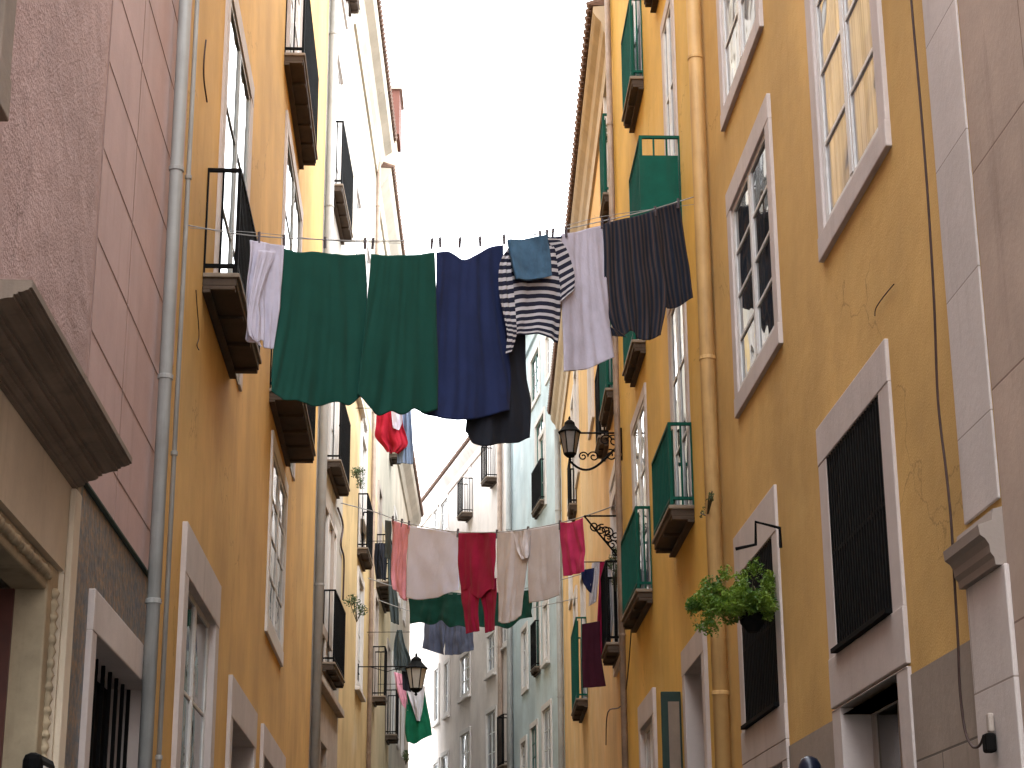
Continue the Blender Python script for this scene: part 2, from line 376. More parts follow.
GB = 'houses lining the alley'
class House:
    def __init__(b, name, label, seg, s0, s1, h, depth=6.0):
        b.seg = seg; b.s0 = s0; b.s1 = s1; b.h = h; b.depth = depth; b.op = []
        b.root = tag(empty(name, seg.w((s0+s1)/2, -depth/2, 0)), label, 'house', GB)
    def rect(b, *pts, o=0.0):
        H = [b.seg.hit(x, y, o) for x, y in pts]
        ss = [h[0] for h in H]; zz = [h[1] for h in H]
        return min(ss), max(ss), min(zz), max(zz)
    def facade(b, name, mat, z0, z1, s0=None, s1=None, o=0.0, bevel=0):
        s0 = b.s0 if s0 is None else s0; s1 = b.s1 if s1 is None else s1
        ops = [(max(a, s0), min(c, s1), max(d, z0), min(e, z1), dp) for a, c, d, e, dp in b.op if a < s1 and c > s0 and d < z1 and e > z0]
        mb = MB(); uv = []
        def q(pts, uvs):
            k = len(mb.v); mb.v += [b.seg.w(*p_) for p_ in pts]; mb.f.append([k, k+1, k+2, k+3]); uv.extend(uvs)
        def grid(cs, cz):
            for i in range(len(cs)-1):
                for j in range(len(cz)-1):
                    a, c, d, e = cs[i], cs[i+1], cz[j], cz[j+1]
                    if c-a < 1e-5 or e-d < 1e-5: continue
                    ms, mz = (a+c)/2, (d+e)/2
                    if any(w[0] < ms < w[1] and w[2] < mz < w[3] for w in ops): continue
                    q([(a,o,d),(c,o,d),(c,o,e),(a,o,e)], [(a,d),(c,d),(c,e),(a,e)])
        grid(sorted(set([s0, s1]+[w[0] for w in ops]+[w[1] for w in ops])), sorted(set([z0, z1]+[w[2] for w in ops]+[w[3] for w in ops])))
        for a, c, d, e, dp in ops:
            for (p1, p2) in (((a,d),(c,d)), ((c,d),(c,e)), ((c,e),(a,e)), ((a,e),(a,d))):
                q([(p1[0],o,p1[1]),(p2[0],o,p2[1]),(p2[0],o-dp,p2[1]),(p1[0],o-dp,p1[1])], [(p1[0],p1[1]),(p2[0],p2[1]),(p2[0]+dp,p2[1]+dp),(p1[0]+dp,p1[1]+dp)])
            q([(a,o-dp,d),(c,o-dp,d),(c,o-dp,e),(a,o-dp,e)], [(a,d),(c,d),(c,e),(a,e)])
        D = -b.depth
        q([(s0,D,z0),(s1,D,z0),(s1,D,z1),(s0,D,z1)], [(s0,z0),(s1,z0),(s1,z1),(s0,z1)])
        for a in (s0, s1): q([(a,o,z0),(a,D,z0),(a,D,z1),(a,o,z1)], [(o,z0),(D,z0),(D,z1),(o,z1)])
        for z in (z0, z1): q([(s0,o,z),(s1,o,z),(s1,D,z),(s0,D,z)], [(s0,o),(s1,o),(s1,D),(s0,D)])
        # weld so that normals agree
        mb.uv = None
        org = Vector(b.root['_o']); me = bpy.data.meshes.new(name)
        me.from_pydata([tuple(v-org) for v in mb.v], [], mb.f)
        ul = me.uv_layers.new(name='UVMap')
        for l in me.loops: ul.data[l.index].uv = uv[l.vertex_index]
        bm = bmesh.new(); bm.from_mesh(me); bmesh.ops.remove_doubles(bm, verts=bm.verts, dist=1e-5)
        bmesh.ops.recalc_face_normals(bm, faces=bm.faces); bm.to_mesh(me); bm.free()
        me.materials.append(mat); ob = bpy.data.objects.new(name, me); col.objects.link(ob); ob.parent = b.root
        return ob
    def window(b, r, w=.14, wb=None, wt=None, trim='lime', cols=2, rows=4, wood='woodw', pane='pane', depth=.015, proud=.035,
               kind='casement', sill=False, grille=False, bottom=True, panes_by=None, fw=.045, name='window', shape=None):
        a, c, d, e = r; sg = b.seg; wb = w if wb is None else wb; wt = w if wt is None else wt
        b.op.append((a, c, d, e, depth+.12))
        mb = MB(); i = .004
        mb.box(sg, a-w, a+i, -depth-.1, proud, d, e); mb.box(sg, c-i, c+w, -depth-.1, proud, d, e)
        mb.box(sg, a-w-.001, c+w+.001, -depth-.1, proud+.003, e-i, e+wt)
        if bottom: mb.box(sg, a-w-.001, c+w+.001, -depth-.1, proud+.006, d-wb, d+i)
        W = mb.build(name, M[trim], b.root, bevel=.006); W['_o'] = b.root['_o']
        if sill:
            MB().box(sg, a-w-.05, c+w+.05, 0.0, .10, d-wb-.06, d-wb+.004).build('sill', M[trim], W, bevel=.008)
        if kind == 'casement':
            f = MB(); o0, o1 = -depth-.024, -depth+.002
            f.box(sg, a, a+fw, o0, o1, d, e).box(sg, c-fw, c, o0, o1, d, e).box(sg, a+fw, c-fw, o0, o1, e-fw, e).box(sg, a+fw, c-fw, o0, o1, d, d+fw*1.4)
            cw = (c-a-2*fw)/cols
            for k in range(1, cols):
                x = a+fw+cw*k; f.box(sg, x-fw*.75, x+fw*.75, o0+.004, o1+.004, d+fw*1.4, e-fw)
            hh = (e-d-2.4*fw)/rows
            for k in range(cols):
                x0 = a+fw+cw*k; x1 = x0+cw
                if k: x0 += fw*.75
                if k < cols-1: x1 -= fw*.75
                for j in range(1, rows):
                    z = d+1.4*fw+hh*j; f.box(sg, x0, x1, o0+.008, o1-.004, z-.013, z+.013)
                # inner sash stiles
                f.box(sg, x0, x0+.03, o0+.006, o1-.002, d+fw*1.4, e-fw).box(sg, x1-.03, x1, o0+.006, o1-.002, d+fw*1.4, e-fw)
            f.build('frame', M[wood], W, bevel=.003)
            g = MB(); g.box(sg, a+.01, c-.01, -depth-.016, -depth-.012, d+.01, e-.01); g.build('pane', M[pane], W)
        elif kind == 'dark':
            MB().box(sg, a+.002, c-.002, -depth-.1, -depth-.09, d+.002, e-.002).build('doorway', M['dark'], W)  # near-black panel paints in the unlit room behind the opening
        if grille:
            g = MB(); n = max(5, int((c-a)/.058)); o = .004
            for k in range(n+1):
                x = a+.02+(c-a-.04)*k/n; g.box(sg, x-.011, x+.011, o-.011, o+.011, d+.001, e-.006)
            g.box(sg, a+.006, c-.006, o-.014, o+.05, d+.006, d+.03).box(sg, a+.006, c-.006, o-.008, o+.008, (d+e)/2-.010, (d+e)/2+.010)
            g.box(sg, a+.006, c-.006, o-.009, o+.009, e-.03, e-.01)
            g.build('grille', M['iron'], W)
        return W
    def balcony(b, wn, on, of, rail=1.0, style='iron', pmax=.6, panel=None, joists=True, endpanel=False, metal=None, pmin=.15):
        sg = b.seg; s0, z = sg.hit(*wn); p_, _ = sg.off_at(on[0], on[1], s0); p_ = max(pmin, min(pmax, p_))
        s1_, _ = sg.hit(of[0], of[1], p_)
        if s1_ < s0+.8: s1_ = s0+.8
        T = .10
        B_ = MB().box(sg, s0+.02, s1_-.02, 0, p_-.02, z+.005, z+T-.035)
        n = max(2, int((s1_-s0)/.55))
        if joists:
            for k in range(n+1):
                x = s0+.02+(s1_-s0-.12)*k/n; B_.box(sg, x, x+.08, -.0, p_-.03, z-.025, z+.006)
            B_.box(sg, s0+.02, s1_+.05, 0, .06, z-.05, z-.024)
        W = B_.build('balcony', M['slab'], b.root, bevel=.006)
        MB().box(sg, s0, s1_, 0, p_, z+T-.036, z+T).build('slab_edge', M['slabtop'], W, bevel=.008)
        mt = M[metal] if metal else M['iron']
        g = MB(); zt = z+T+rail; e_ = .03; t = .014
        def run(pts):
            for q in range(len(pts)-1):
                (sa, oa), (sb, ob) = pts[q], pts[q+1]
                L_ = math.hypot(sb-sa, ob-oa); m = max(2, int(L_/.105))
                for k in range(m+1):
                    if q and k == 0: continue
                    x = sa+(sb-sa)*k/m; o = oa+(ob-oa)*k/m; r_ = .013 if k % m == 0 else .008
                    g.box(sg, x-r_, x+r_, o-r_, o+r_, z+T, zt)
                if abs(sb-sa) > abs(ob-oa): 
                    for zz in (zt, z+T+.06): g.box(sg, min(sa,sb)-t, max(sa,sb)+t, oa-t, oa+t, zz-.012, zz+.014)
                else:
                    for zz in (zt, z+T+.06): g.box(sg, sa-t, sa+t, min(oa,ob), max(oa,ob)-t, zz-.012, zz+.014)
        run([(s0+e_, 0), (s0+e_, p_-e_), (s1_-e_, p_-e_), (s1_-e_, 0)])
        g.build('railing', mt, W)
        if panel:
            h = MB(); o = p_-e_-.025; nn = int((s1_-s0-.1)/.05); ph = panel if isinstance(panel, float) else rail-.04
            for k in range(nn):
                x = s0+.05+(s1_-s0-.1)*k/nn; dd = .006 if k % 2 else 0
                h.box(sg, x, x+(s1_-s0-.1)/nn-.001, o-.008+dd, o+dd, z+T+.03, z+T+ph)
            if endpanel:
                h.box(sg, s0+e_-.024, s0+e_-.018, .02, p_-.01, z+T+.0, z+T+ph+.03)
            h.build('panel', M['greenmetal'], W)
        return s0, s1_, z+T, p_
    def pipe(b, x_top, x_bot, r, mat, z0=None, z1=None, joints=(.3,.62), o=None, collars=2.1):
        sg = b.seg; s_ = (x_top+x_bot)/2; o = r+.02 if o is None else o
        z0 = 0.0 if z0 is None else z0; z1 = b.h if z1 is None else z1
        mb = MB().tube([sg.w(s_, o, z0), sg.w(s_, o, z1)], r, 14)
        P = mb.build('drainpipe', M[mat], b.root, smooth=False)
        for f_ in P.data.polygons: f_.use_smooth = len(f_.vertices) == 4
        z = z0+.9
        while z < z1:
            MB().tube([sg.w(s_, o, z-.015), sg.w(s_, o, z+.015)], r+.007, 14).build('collar', M[mat], P, bevel=.004); z += collars
        return P
    def cornice(b, prof, mat, z, s0=None, s1=None, tiles=True, name='cornice'):
        s0 = b.s0 if s0 is None else s0; s1 = b.s1 if s1 is None else s1
        C_ = MB().prism(b.seg, s0, s1, [(o, z+h) for o, h in prof]).build(name, M[mat], b.root)
        pm = max(o for o, h in prof); zt = max(h for o, h in prof)+z
        if tiles:
            t = MB(); n = int((s1-s0)/.19)
            for k in range(n):
                x = s0+.09+k*(s1-s0-.05)/n
                a = b.seg.w(x, pm+.07, zt+.035); c = b.seg.w(x, pm-1.2, zt+.5); t.tube([a, c], .062, 7)
            t.box(b.seg, s0, s1, pm-.3, pm+.02, zt+.002, zt+.03)
            t.prism(b.seg, s0, s1, [(pm-.02, zt+.03), (pm-1.2, zt+.47), (-b.depth, zt+1.6), (-b.depth, zt+.02), (pm-.3, zt+.01)])
            t.build('roof', M['tile'], b.root)
        return C_

# ================================================================ LEFT: pink house
hL1 = House('townhouse', 'pink roughcast house with a carved doorway under a heavy brown stone hood', SL, -5.0, 11.12, 12.2)  # unseen top and rear stretch sized to hold back skylight
b = hL1; sg = SL
st0, zt_ = sg.hit(72, 488)                       # lower far end of the hood / edge of the tiles
zled = sg.hit(120, 537)[1]
# roughcast above, smooth band at the far end
spl = sg.hit(95, 256)[0]
r = b.rect((17, 4), (9, 126), o=.10); rw = (r[0]-.16-1.1, r[0]-.16, r[2]+.16, r[2]+2.2)
b.window(rw, w=.16, trim='hood', proud=.10, rows=3, wood='woodg', sill=False)  # darker stone used to put shade into this surround's colour
b.facade('roughcast_wall', M['pink'], zled, 12.2, -5.0, spl)
b.facade('block_band', M['pinkpanel'], zled, 12.2, spl, 11.12, o=.004)
jm = MB()                                        # sunk joint lines of the block band, as dark mortar fillets
for zz in [sg.hit(108, 60)[1]+k*.48 for k in range(-6, 14)]:
    if zz > zled+.1: jm.box(sg, spl+.005, 11.11, 0, .0065, zz-.004, zz+.004)
for xx in (spl+.003, sg.hit(139, 100)[0]): jm.box(sg, xx-.004, xx+.004, 0, .0065, zled, 12.19)
jm.build('mortar_joint', M['pinkjoint'], b.root)
MB().box(sg, 10.93, 11.12, 0, .045, sg.hit(155, 322, .04)[1], 12.2).build('corner_strip', M['pinkpanel'], b.root, bevel=.006)
# ground floor zone
rdoor = (6.45, sg.hit(8, 700)[0], 0.0, sg.hit(18, 575)[1])
rdoor = (5.6, sg.hit(20, 650, -.12)[0], .15, sg.hit(20, 585, -.12)[1])
b.op.append((rdoor[0], sg.hit(35, 650, -.1)[0]+.02, .0, rdoor[3]+.13, .3))
zA = b.op[-1][3]; sA = b.op[-1][1]
rwin = b.rect((91, 634), (145, 690)); rwin = (rwin[0], rwin[1], 1.1, sg.hit(93, 636)[1])
W = b.window((rwin[0], rwin[1], 1.1, rwin[3]), w=.13, wt=.2, trim='lime', depth=.13, proud=.03, kind='dark')
g = MB()
for k in range(9):
    x = rwin[0]+.03+(rwin[1]-rwin[0]-.06)*k/8; g.box(sg, x-.010, x+.010, -.10, -.08, 1.1, rwin[3]-.01)
g.build('bars', M['iron'], W)
b.facade('stone_ground_floor', M['pier'], 0, zled, -5.0, st0)
b.facade('tile_cladding', M['mosaic'], 0, zled, st0, 11.12)
# moulded ledge over the tiles
MB().prism(sg, st0, 11.14, [(0, zled-.008), (.012, zled-.008), (.020, zled+.0), (.020, zled+.012), (0, zled+.02)]).build('ledge', M['greendk'], b.root)
# big door hood
on, zn = sg.off_at(33, 276, 6.07); s_f, ztop = sg.hit(130, 454, .262); s_f = st0+.03
z_hb = zt_; H = ztop-z_hb; Pj = .262
prof = [(0, 0), (.022, 0), (.022, .07), (.034, .075), (.040, .11), (.052, .15), (.052, .20), (.068, .205), (.068, .27), (.082, .275), (.100, .30), (.112, .36), (.112, .42), (.130, .425), (.130, .50), (.146, .505), (.158, .54), (.178, .575), (.200, .585), (.200, .66), (.214, .665), (.214, .72), (.232, .725), (.240, .76), (.252, .775), (.252, .82), (.262, .825), (.262, 1.0), (0, 1.04)]
MB().prism(sg, sg.hit(33, 276, .262)[0], s_f, [(o*1.0, z_hb+h*H) for o, h in prof]).build('door_hood', M['hood'], b.root)
# lighter frieze board just under the hood, carved jamb and outer pier
fr = MB(); a0 = rdoor[1]
fr.box(sg, a0, sA, -.18, -.02, 0, zA-.004); fr.box(sg, 4.9, a0, -.18, -.025, rdoor[3], zA-.006)
fr = fr.build('carved_jamb', M['carved'], b.root, bevel=.01)
mo = MB()
n = 46
pr = [.012, .019, .024, .019]
zz_ = [.1+(zA-.2)*k/240 for k in range(240)]
mo.tube([sg.w((a0+sA)/2+.006*math.sin(k*2.4), -.012, z) for k, z in enumerate(zz_)], [pr[k % 4] for k in range(240)], 7)
mo.build('carving', M['carved'], fr, smooth=True)
mo = MB(); mo.tube([sg.w(a0-.0-k*.0155, -.016, rdoor[3]+.06+.005*math.sin(k*2.1)) for k in range(90)], [pr[k % 4] for k in range(90)], 7); mo.build('carving', M['carved'], fr, smooth=True)
dr = MB().box(sg, rdoor[0]-.1, a0-.018, -.27, -.24, 0, rdoor[3]).build('door', M['dark'], b.root)  # black sheet standing in for the shade inside the door opening
MB().box(sg, a0-.018, a0, -.25, -.16, 0, rdoor[3]).build('door_post', M['woodb'], dr)
MB().box(sg, sA+.16, st0-.04, 0, .03, 0, z_hb-.01).build('pier', M['pier'], b.root, bevel=.008)
# grey drainpipes at the far edge
pa = sg.hit(158, 500, .07)[0]; b.pipe(pa, pa,   .040, 'pipegrey', 0, 12.4, o=.075, collars=1.35)
pb = sg.hit(176, 450, .05)[0]; b.pipe(pb, pb, .016, 'pipegrey', 0, 12.2, o=.04, collars=1.9)

# ================================================================ LEFT: ochre house
hL2 = House('townhouse', 'long ochre house on the left with stone framed windows and black iron balconies', SL, 11.16, sL3-.02, 17.8)
b = hL2
fl = b.balcony((202, 285), (239, 285), (261.5, 372), rail=.82)
bs0, bs1, bz, bp = fl
a = sg.hit(226, 60)[0]; c = sg.hit(249, 100)[0]
b.window((a, c, bz, sg.hit(231, 4)[1]), w=.20, trim='lime', cols=2, rows=3, wood='woodg', pane='pane', bottom=False, depth=-.01, proud=.025, fw=.05)
fl = b.balcony((284, 60), (305, 62), (318, 160), rail=1.1)
zB = fl[2]; w1 = (fl[0]+.35, fl[1]-.45)
b.window((w1[0], w1[1], zB, zB+2.6), w=.18, trim='lime', wood='woodw', pane='panec', bottom=False)
rc = b.rect((285, 170), (300, 221))
fl = b.balcony((269, 397), (303, 400), (316, 459), rail=1.0)
b.window((rc[0], rc[1], fl[2], rc[3]), w=.20, trim='lime', wood='woodg', pane='pane', bottom=False, depth=-.01, proud=.025)
re = b.rect((271, 466), (285, 496)); zb = sg.hit(268, 622)[1]
b.window((re[0]+.05, re[1], zb, re[3]), w=.17, trim='limew', wood='woodw', rows=4, pane='pane', depth=-.01, proud=.025)
rf = b.rect((184, 580), (212, 624)); b.window((rf[0], rf[1], rf[3]-2.1, rf[3]), w=.22, wt=.34, trim='lime', wood='woodw', cols=2, rows=3, pane='pane', depth=.02)
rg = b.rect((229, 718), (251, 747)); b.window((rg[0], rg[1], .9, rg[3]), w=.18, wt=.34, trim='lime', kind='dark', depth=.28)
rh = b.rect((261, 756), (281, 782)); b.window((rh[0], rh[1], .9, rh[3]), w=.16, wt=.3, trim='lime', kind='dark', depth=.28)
zz = sg.hit(204, 5)[1]
b.window((a, c, bz+5.0, bz+7.6), w=.18, trim='lime', wood='woodw')
b.window((rc[0], rc[1], zB+4.2, zB+6.0), w=.18, trim='lime', wood='woodw')
b.facade('wall', M['ochreL'], 0, 17.8)
b.cornice([(0, -.5), (.06, -.5), (.08, -.2), (.3, -.05), (.33, .08), (0, .1)], 'lime', 17.7)

# ================================================================ LEFT: far houses
sg = SL3
e4 = sg.hit(369, 600)[0]
hL3 = House('townhouse', 'narrow grey cream house next to the ochre house, dark balconies one above another', SL3, 0, 5.0, 21.0)
b = hL3
pl = b.pipe(.12, .12, .07, 'pipegrey', 0, 21, o=.08, collars=3.1)
for wn, on_, of_, top in (((330,189),(343,189),(353,249),2.7), ((326,465),(341,466),(350,511),2.5), ((322,668),(335,669),(345,697),2.4)):
    fl = b.balcony(wn, on_, of_, rail=1.15, pmax=.5)
    b.window((fl[0]+.3, fl[0]+1.7, fl[2], fl[2]+top), w=.15, trim='limew', wood='woodw', pane='panec', bottom=False, rows=3)
    q = fl
rr = b.rect((329, 520), (336, 545)); b.window((1.2, 2.9, rr[3]-1.9, rr[3]), w=.16, trim='limedark', wood='woodw', rows=3)
b.window((1.6, 3.2, 18.4, 20.2), w=.16, trim='limew', wood='woodw')
z = sg.hit(340, 715)[1]
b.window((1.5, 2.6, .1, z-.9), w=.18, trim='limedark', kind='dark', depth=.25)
MB().box(sg, .5, 4.9, 0, .12, z-.12, z).build('string_course', M['limedark'], b.root, bevel=.01)
b.facade('lower_wall', M['limedark'], 0, z-.12); b.facade('wall', M['cream'], z-.12, 21.0)

hL4 = House('townhouse', 'faded yellow house with a pale scrolled cornice beyond the grey cream one', SL3, 5.02, e4, 19.9)
b = hL4
fl = b.balcony((357, 552), (368, 553), (373, 578), rail=1.1, pmax=.5)
b.window((fl[0]+.3, fl[0]+1.8, fl[2], fl[2]+2.5), w=.16, trim='limew', wood='woodw', pane='panec', bottom=False)
for (x, y0, y1) in ((357, 610, 688), (361, 448, 520), (357, 330, 395)):
    s_, z1 = sg.hit(x, y0); _, z0 = sg.hit(x, y1)
    b.window((s_, s_+1.4, z0+.1, z0+2.2), w=.16, trim='limew', wood='woodw', pane='panec', sill=True)
fl = b.balcony((345, -8), (357, -7), (359, 14), rail=1.0, pmax=.45)
s_, z1 = sg.hit(337, 20)
for k in (0, 1): b.window((6.3+3.1*k, 7.5+3.1*k, 14.2, 16.4), w=.15, trim='limew', wood='woodw', pane='paneb', sill=True)
b.window((6.0, 7.1, .1, 2.6), w=.18, trim='lime', kind='dark', depth=.25)
zs = sg.hit(352, 590)[1]
b.facade('lower_wall', M['yellowL'], 0, 13.0); b.facade('upper_wall', M['white'], 13.0, 19.9)
b.pipe(e4-.3, e4-.3, .05, 'pipebrn', 0, 19.5, collars=2.5)
b.cornice([(0, -.75), (.05, -.75), (.07, -.5), (.14, -.38), (.20, -.2), (.36, -.1), (.40, .0), (.40, .12), (0, .14)], 'white', 20.0)

s5 = sg.hit(392, 560)[0]; e5 = s5 + 5
hL5 = House('townhouse', 'straw coloured house on the left hung with dark cluttered balconies', SL3, e4+.02, 21.0, 19.3)
b = hL5
for wn, on_, of_ in (((376,585),(390,586),(397,622)), ((372,700),(381,701),(386,718)), ((385,738),(394,739),(399,752)), ((389,456),(394,457),(397,489))):
    fl = b.balcony(wn, on_, of_, rail=1.1, pmax=.5, pmin=.3)
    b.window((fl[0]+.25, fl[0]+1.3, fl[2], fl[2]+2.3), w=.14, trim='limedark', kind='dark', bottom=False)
for k in range(2): b.window((14.3+3*k, 15.3+3*k, 15.8, 17.8), w=.14, trim='limew', wood='woodw')
b.facade('lower_wall', M['yellowL2'], 0, 12.0); b.facade('upper_wall', M['white'], 12.0, 19.3)
b.cornice([(0, -.6), (.05, -.6), (.10, -.35), (.28, -.12), (.34, .0), (.34, .1), (0, .12)], 'white', 19.4)
ch = MB(); cs = 14.2
ch.box(sg, cs, cs+1.1, -.5, .42, 21.2, 22.4)
cho = MB().box(sg, cs-.06, cs+1.16, -.55, .48, 22.4, 22.5)
CH = ch.build('chimney', M['brick'], b.root); cho.build('chimney_cap', M['limedark'], CH)
MB().box(sg, cs+.05, cs+1.05, -.45, .34, 19.6, 21.2).build('chimney_base', M['tan'], CH)

hL6 = House('townhouse', 'last pale house on the left, just before the rose coloured one', SL3, 21.02, 32.5, 15.6)  # far end lengthened to shade the rose house from open sky
b = hL6
for k in range(3):
    for z in (4.2, 7.6, 11.6): b.window((22+2.8*k, 23+2.8*k, z, z+1.9), w=.14, trim='limew', wood='woodg', rows=3)
b.facade('wall', M['white'], 0, 15.6)
b.cornice([(0, -.5), (.05, -.5), (.12, -.3), (.3, -.1), (.34, .0), (.34, .1), (0, .12)], 'white', 15.7)

# ================================================================ RIGHT: near stone house
sg = SR
sp0 = sg.hit(1000, 520)[0]; sp1 = sg.hit(968, 545)[0]
sp0, sp1 = 7.02, 7.50
hR00 = House('townhouse', 'brownish pink ashlar house front at the right edge of the picture', SR, -5.0, sp0-.0, 13.0)  # height and run behind the camera, both unseen, shaped to cut light
b = hR00
b.window((1.6, 2.7, 1.0, 3.0), trim='lime', wood='woodg'); b.window((4.0, 5.1, 1.0, 3.0), trim='lime', wood='woodg')
b.window((4.0, 5.1, 6.4, 8.2), trim='lime', wood='woodg')
b.facade('wall', M['nearstone'], 0, 13.0)

hR0 = House('townhouse', 'big ochre house on the right with a stone pilaster, granite base and barred windows', SR, sp0+.001, s1-.01, 15.5)  # unseen upper storeys raised to shade the left walls
b = hR0
b.window((11.15+.13, 12.82-.13, 7.66+.14, 9.6), w=.13, trim='lime', rows=4, pane='panem', depth=-.005, proud=.025)
r = b.rect((734, 420), (775, 345), (726, 200), (765, 93), o=.035)
b.window((r[0]+.14, r[1]-.14, r[2]+.15, r[3]-.18), w=.14, wt=.18, trim='lime', rows=4, depth=-.005, proud=.025)
r = b.rect((817, 268), (885, 146), o=.035)
b.window((r[0]+.14, r[1]-.17, r[2]+.16, r[2]+2.05), w=.14, trim='lime', rows=4, pane='panem', depth=-.005, proud=.025)
# barred windows with tall stone frames going down to the openings beneath
z1 = sg.hit(829, 457)[1]; z0 = sg.hit(840, 655)[1]
b.window((8.74, 9.98, z0, z1), w=.20, wt=.22, wb=.27, trim='lime', kind='dark', grille=True, depth=.12, proud=.018)
zl = sg.hit(847, 705)[1]
W = b.window((8.74, 9.98, .1, zl), w=.20, wt=.001, trim='lime', depth=.15, wood='limedark', rows=2, bottom=False, proud=.019)
z1 = sg.hit(756, 557)[1]; z0 = sg.hit(748, 731)[1]; a = sg.hit(782, 700)[0]
b.window((a, 12.93, z0, z1), w=.17, wt=.30, wb=.22, trim='lime', kind='dark', grille=True, depth=.12, proud=.018)
b.window((a, 12.93, .1, z0-.34), w=.17, wt=.12, trim='lime', kind='dark', depth=.25, bottom=False, proud=.019)
zg = 2.88
b.facade('granite_base', M['granite'], 0, zg, o=.006)
b.facade('wall', M['ochreR'], zg, 15.5)
P = MB().box(sg, sp0+.002, sp1, 0, .012, sg.hit(1000, 520)[1]+.08, 15.8)
# UV for joints
P.uv = [(v.y, v.z) for v in P.v]
P = P.build('pilaster', M['pilaster'], b.root, bevel=.006)
zc = sg.hit(975, 560)[1]; zc = 3.235
prof = [(0, -.15), (.045, -.15), (.048, -.12), (.062, -.10), (.064, -.07), (.078, -.045), (.098, -.03), (.102, .01), (.075, .02), (.045, .03), (.038, .075), (0, .085)]
MB().prism(sg, sp0-.0, sp1+.03, [(o*1.0, zc+h) for o, h in prof]).build('capital', M['pilaster'], P)
Q = MB().box(sg, sp0-.03, sp1+.02, 0, .022, 0, zc-.15); Q.uv = [(v.y, v.z*.9+.1) for v in Q.v]
Q.build('pilaster_base', M['pilaster'], P, bevel=.006)
pp = s1-.12; b.pipe(pp, pp, .060, 'pipeyel', 0, 15.5, o=.075, collars=2.6)
b.cornice([(0, -.5), (.06, -.5), (.08, -.2), (.3, -.05), (.33, .08), (0, .1)], 'lime', 15.4)

# ================================================================ RIGHT: bright yellow house with green balconies
sg = SR1
hR1 = House('townhouse', 'bright yellow house on the right with green sheeted balconies', SR1, 0, s2-.02, 17.5)  # top out of view, made taller to darken the fronts opposite
b = hR1
def bal_win(wn, on_, of_, head, rail=1.0, wr=(.2,.2), trim='lime', wood='woodw', pane='pane', **k):
    fl = b.balcony(wn, on_, of_, rail=rail, metal='greenmetal', **k)
    b.window((fl[0]+wr[0], fl[1]-wr[1], fl[2], fl[2]+head), w=.14, trim=trim, wood=wood, pane=pane, bottom=False, rows=3, depth=-.01, proud=.02)
    return fl
bal_win((695, 516), (669, 517), (652, 552), 2.15, rail=.72, panel=True)
bal_win((653, 598), (636, 598), (621, 622), 2.1, rail=.86, panel=True, pane='panec')
fl = bal_win((683, 232), (640, 232), (629, 262), 2.35, rail=.84, panel=.62, endpanel=True, pane='pane')
bal_win((646, 348), (634, 349), (622, 376), 2.1, rail=.9, panel=True)
bal_win((644, 84), (632, 84), (622, 148), 2.3, rail=.95, panel=True, pane='panec')
bal_win((665, -34), (655, -34), (652, 3), 1.9, rail=.8, panel=True)
z = sg.hit(690, 672)[1]; a = sg.hit(705, 655)[0]; c = sg.hit(688, 675)[0]
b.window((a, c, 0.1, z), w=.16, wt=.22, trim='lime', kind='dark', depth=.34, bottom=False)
r = b.rect((643, 730), (655, 716)); b.window((r[0], r[1]-.0, 1.1, r[3]), w=.16, wt=.26, trim='lime', wood='woodw', rows=3, pane='panec', depth=.02)
# open green shutter
a = sg.hit(682, 700)[0]
sh = MB().box(sg, a-.02, a+.02, .012, .19, 1.3, sg.hit(672, 690, .1)[1]).build('shutter', M['greendk'], b.root, bevel=.006)
MB().box(sg, a-.026, a-.021, .03, .13, 1.35, sg.hit(672, 690, .1)[1]-.09).build('panel', M['hood'], sh, bevel=.003)
b.facade('wall', M['yellowR'], 0, 17.5)
b.cornice([(0, -.5), (.06, -.5), (.08, -.2), (.3, -.05), (.33, .08), (0, .1)], 'lime', 17.4)
b.pipe(.28, .28, .03, 'pipeyel', 0, 17.2, o=.04, collars=3)
b.pipe(s2-.2, s2-.2, .038, 'pipebrn', 0, 17.2, collars=2.2)

# ================================================================ RIGHT: pale yellow house with the long eave
sg = SR2
hR2 = House('townhouse', 'pale yellow house on the right under a long tiled eave', SR2, 0.0, s3-.02, 13.6)
b = hR2
for wn, on_, of_, rl, pn in (((615,199),(603,200),(602,222),1.1,True), ((617,395),(606,396),(599,421),1.1,True), ((609,442),(600,443),(595,463),1.0,None),
                     ((623,650),(606,651),(601,665),1.0,None), ((588,704),(576,705),(571,722),1.35,True), ((577,508),(571,509),(567,520),.9,None)):
    fl = b.balcony(wn, on_, of_, rail=rl, panel=pn, metal='greenmetal' if pn else None, pmax=.4)
    b.window((fl[0]+.2, fl[0]+1.25, fl[2], fl[2]+2.2), w=.14, trim='limew', wood='woodw', pane='panec', bottom=False, rows=3)
for x, y0, y1 in ((576, 600, 650), (590, 300, 375), (616, 500, 545)):
    s_, z1 = sg.hit(x, y0); b.window((s_-.5, s_+.5, z1-2.0, z1), w=.16, trim='limew', wood='woodw', pane='pane')
b.window((1.2, 2.3, .1, 3.2), w=.16, trim='lime', kind='dark', depth=.25)
b.window((14.2, 15.2, 8.6, 10.6), w=.14, trim='limew', wood='woodw'); b.window((10.5, 11.5, 10.2, 12.2), w=.14, trim='limew', wood='woodw')
b.facade('wall', M['yellowR2'], 0, 13.6)
b.cornice([(0, -.62), (.04, -.62), (.05, -.36), (.10, -.28), (.13, -.14), (.20, -.06), (.23, .0), (.23, .08), (0, .1)], 'tan', 13.62, s0=-.02)
b.pipe(s3-.25, s3-.25, .07, 'pipegrey', 0, 13.3)

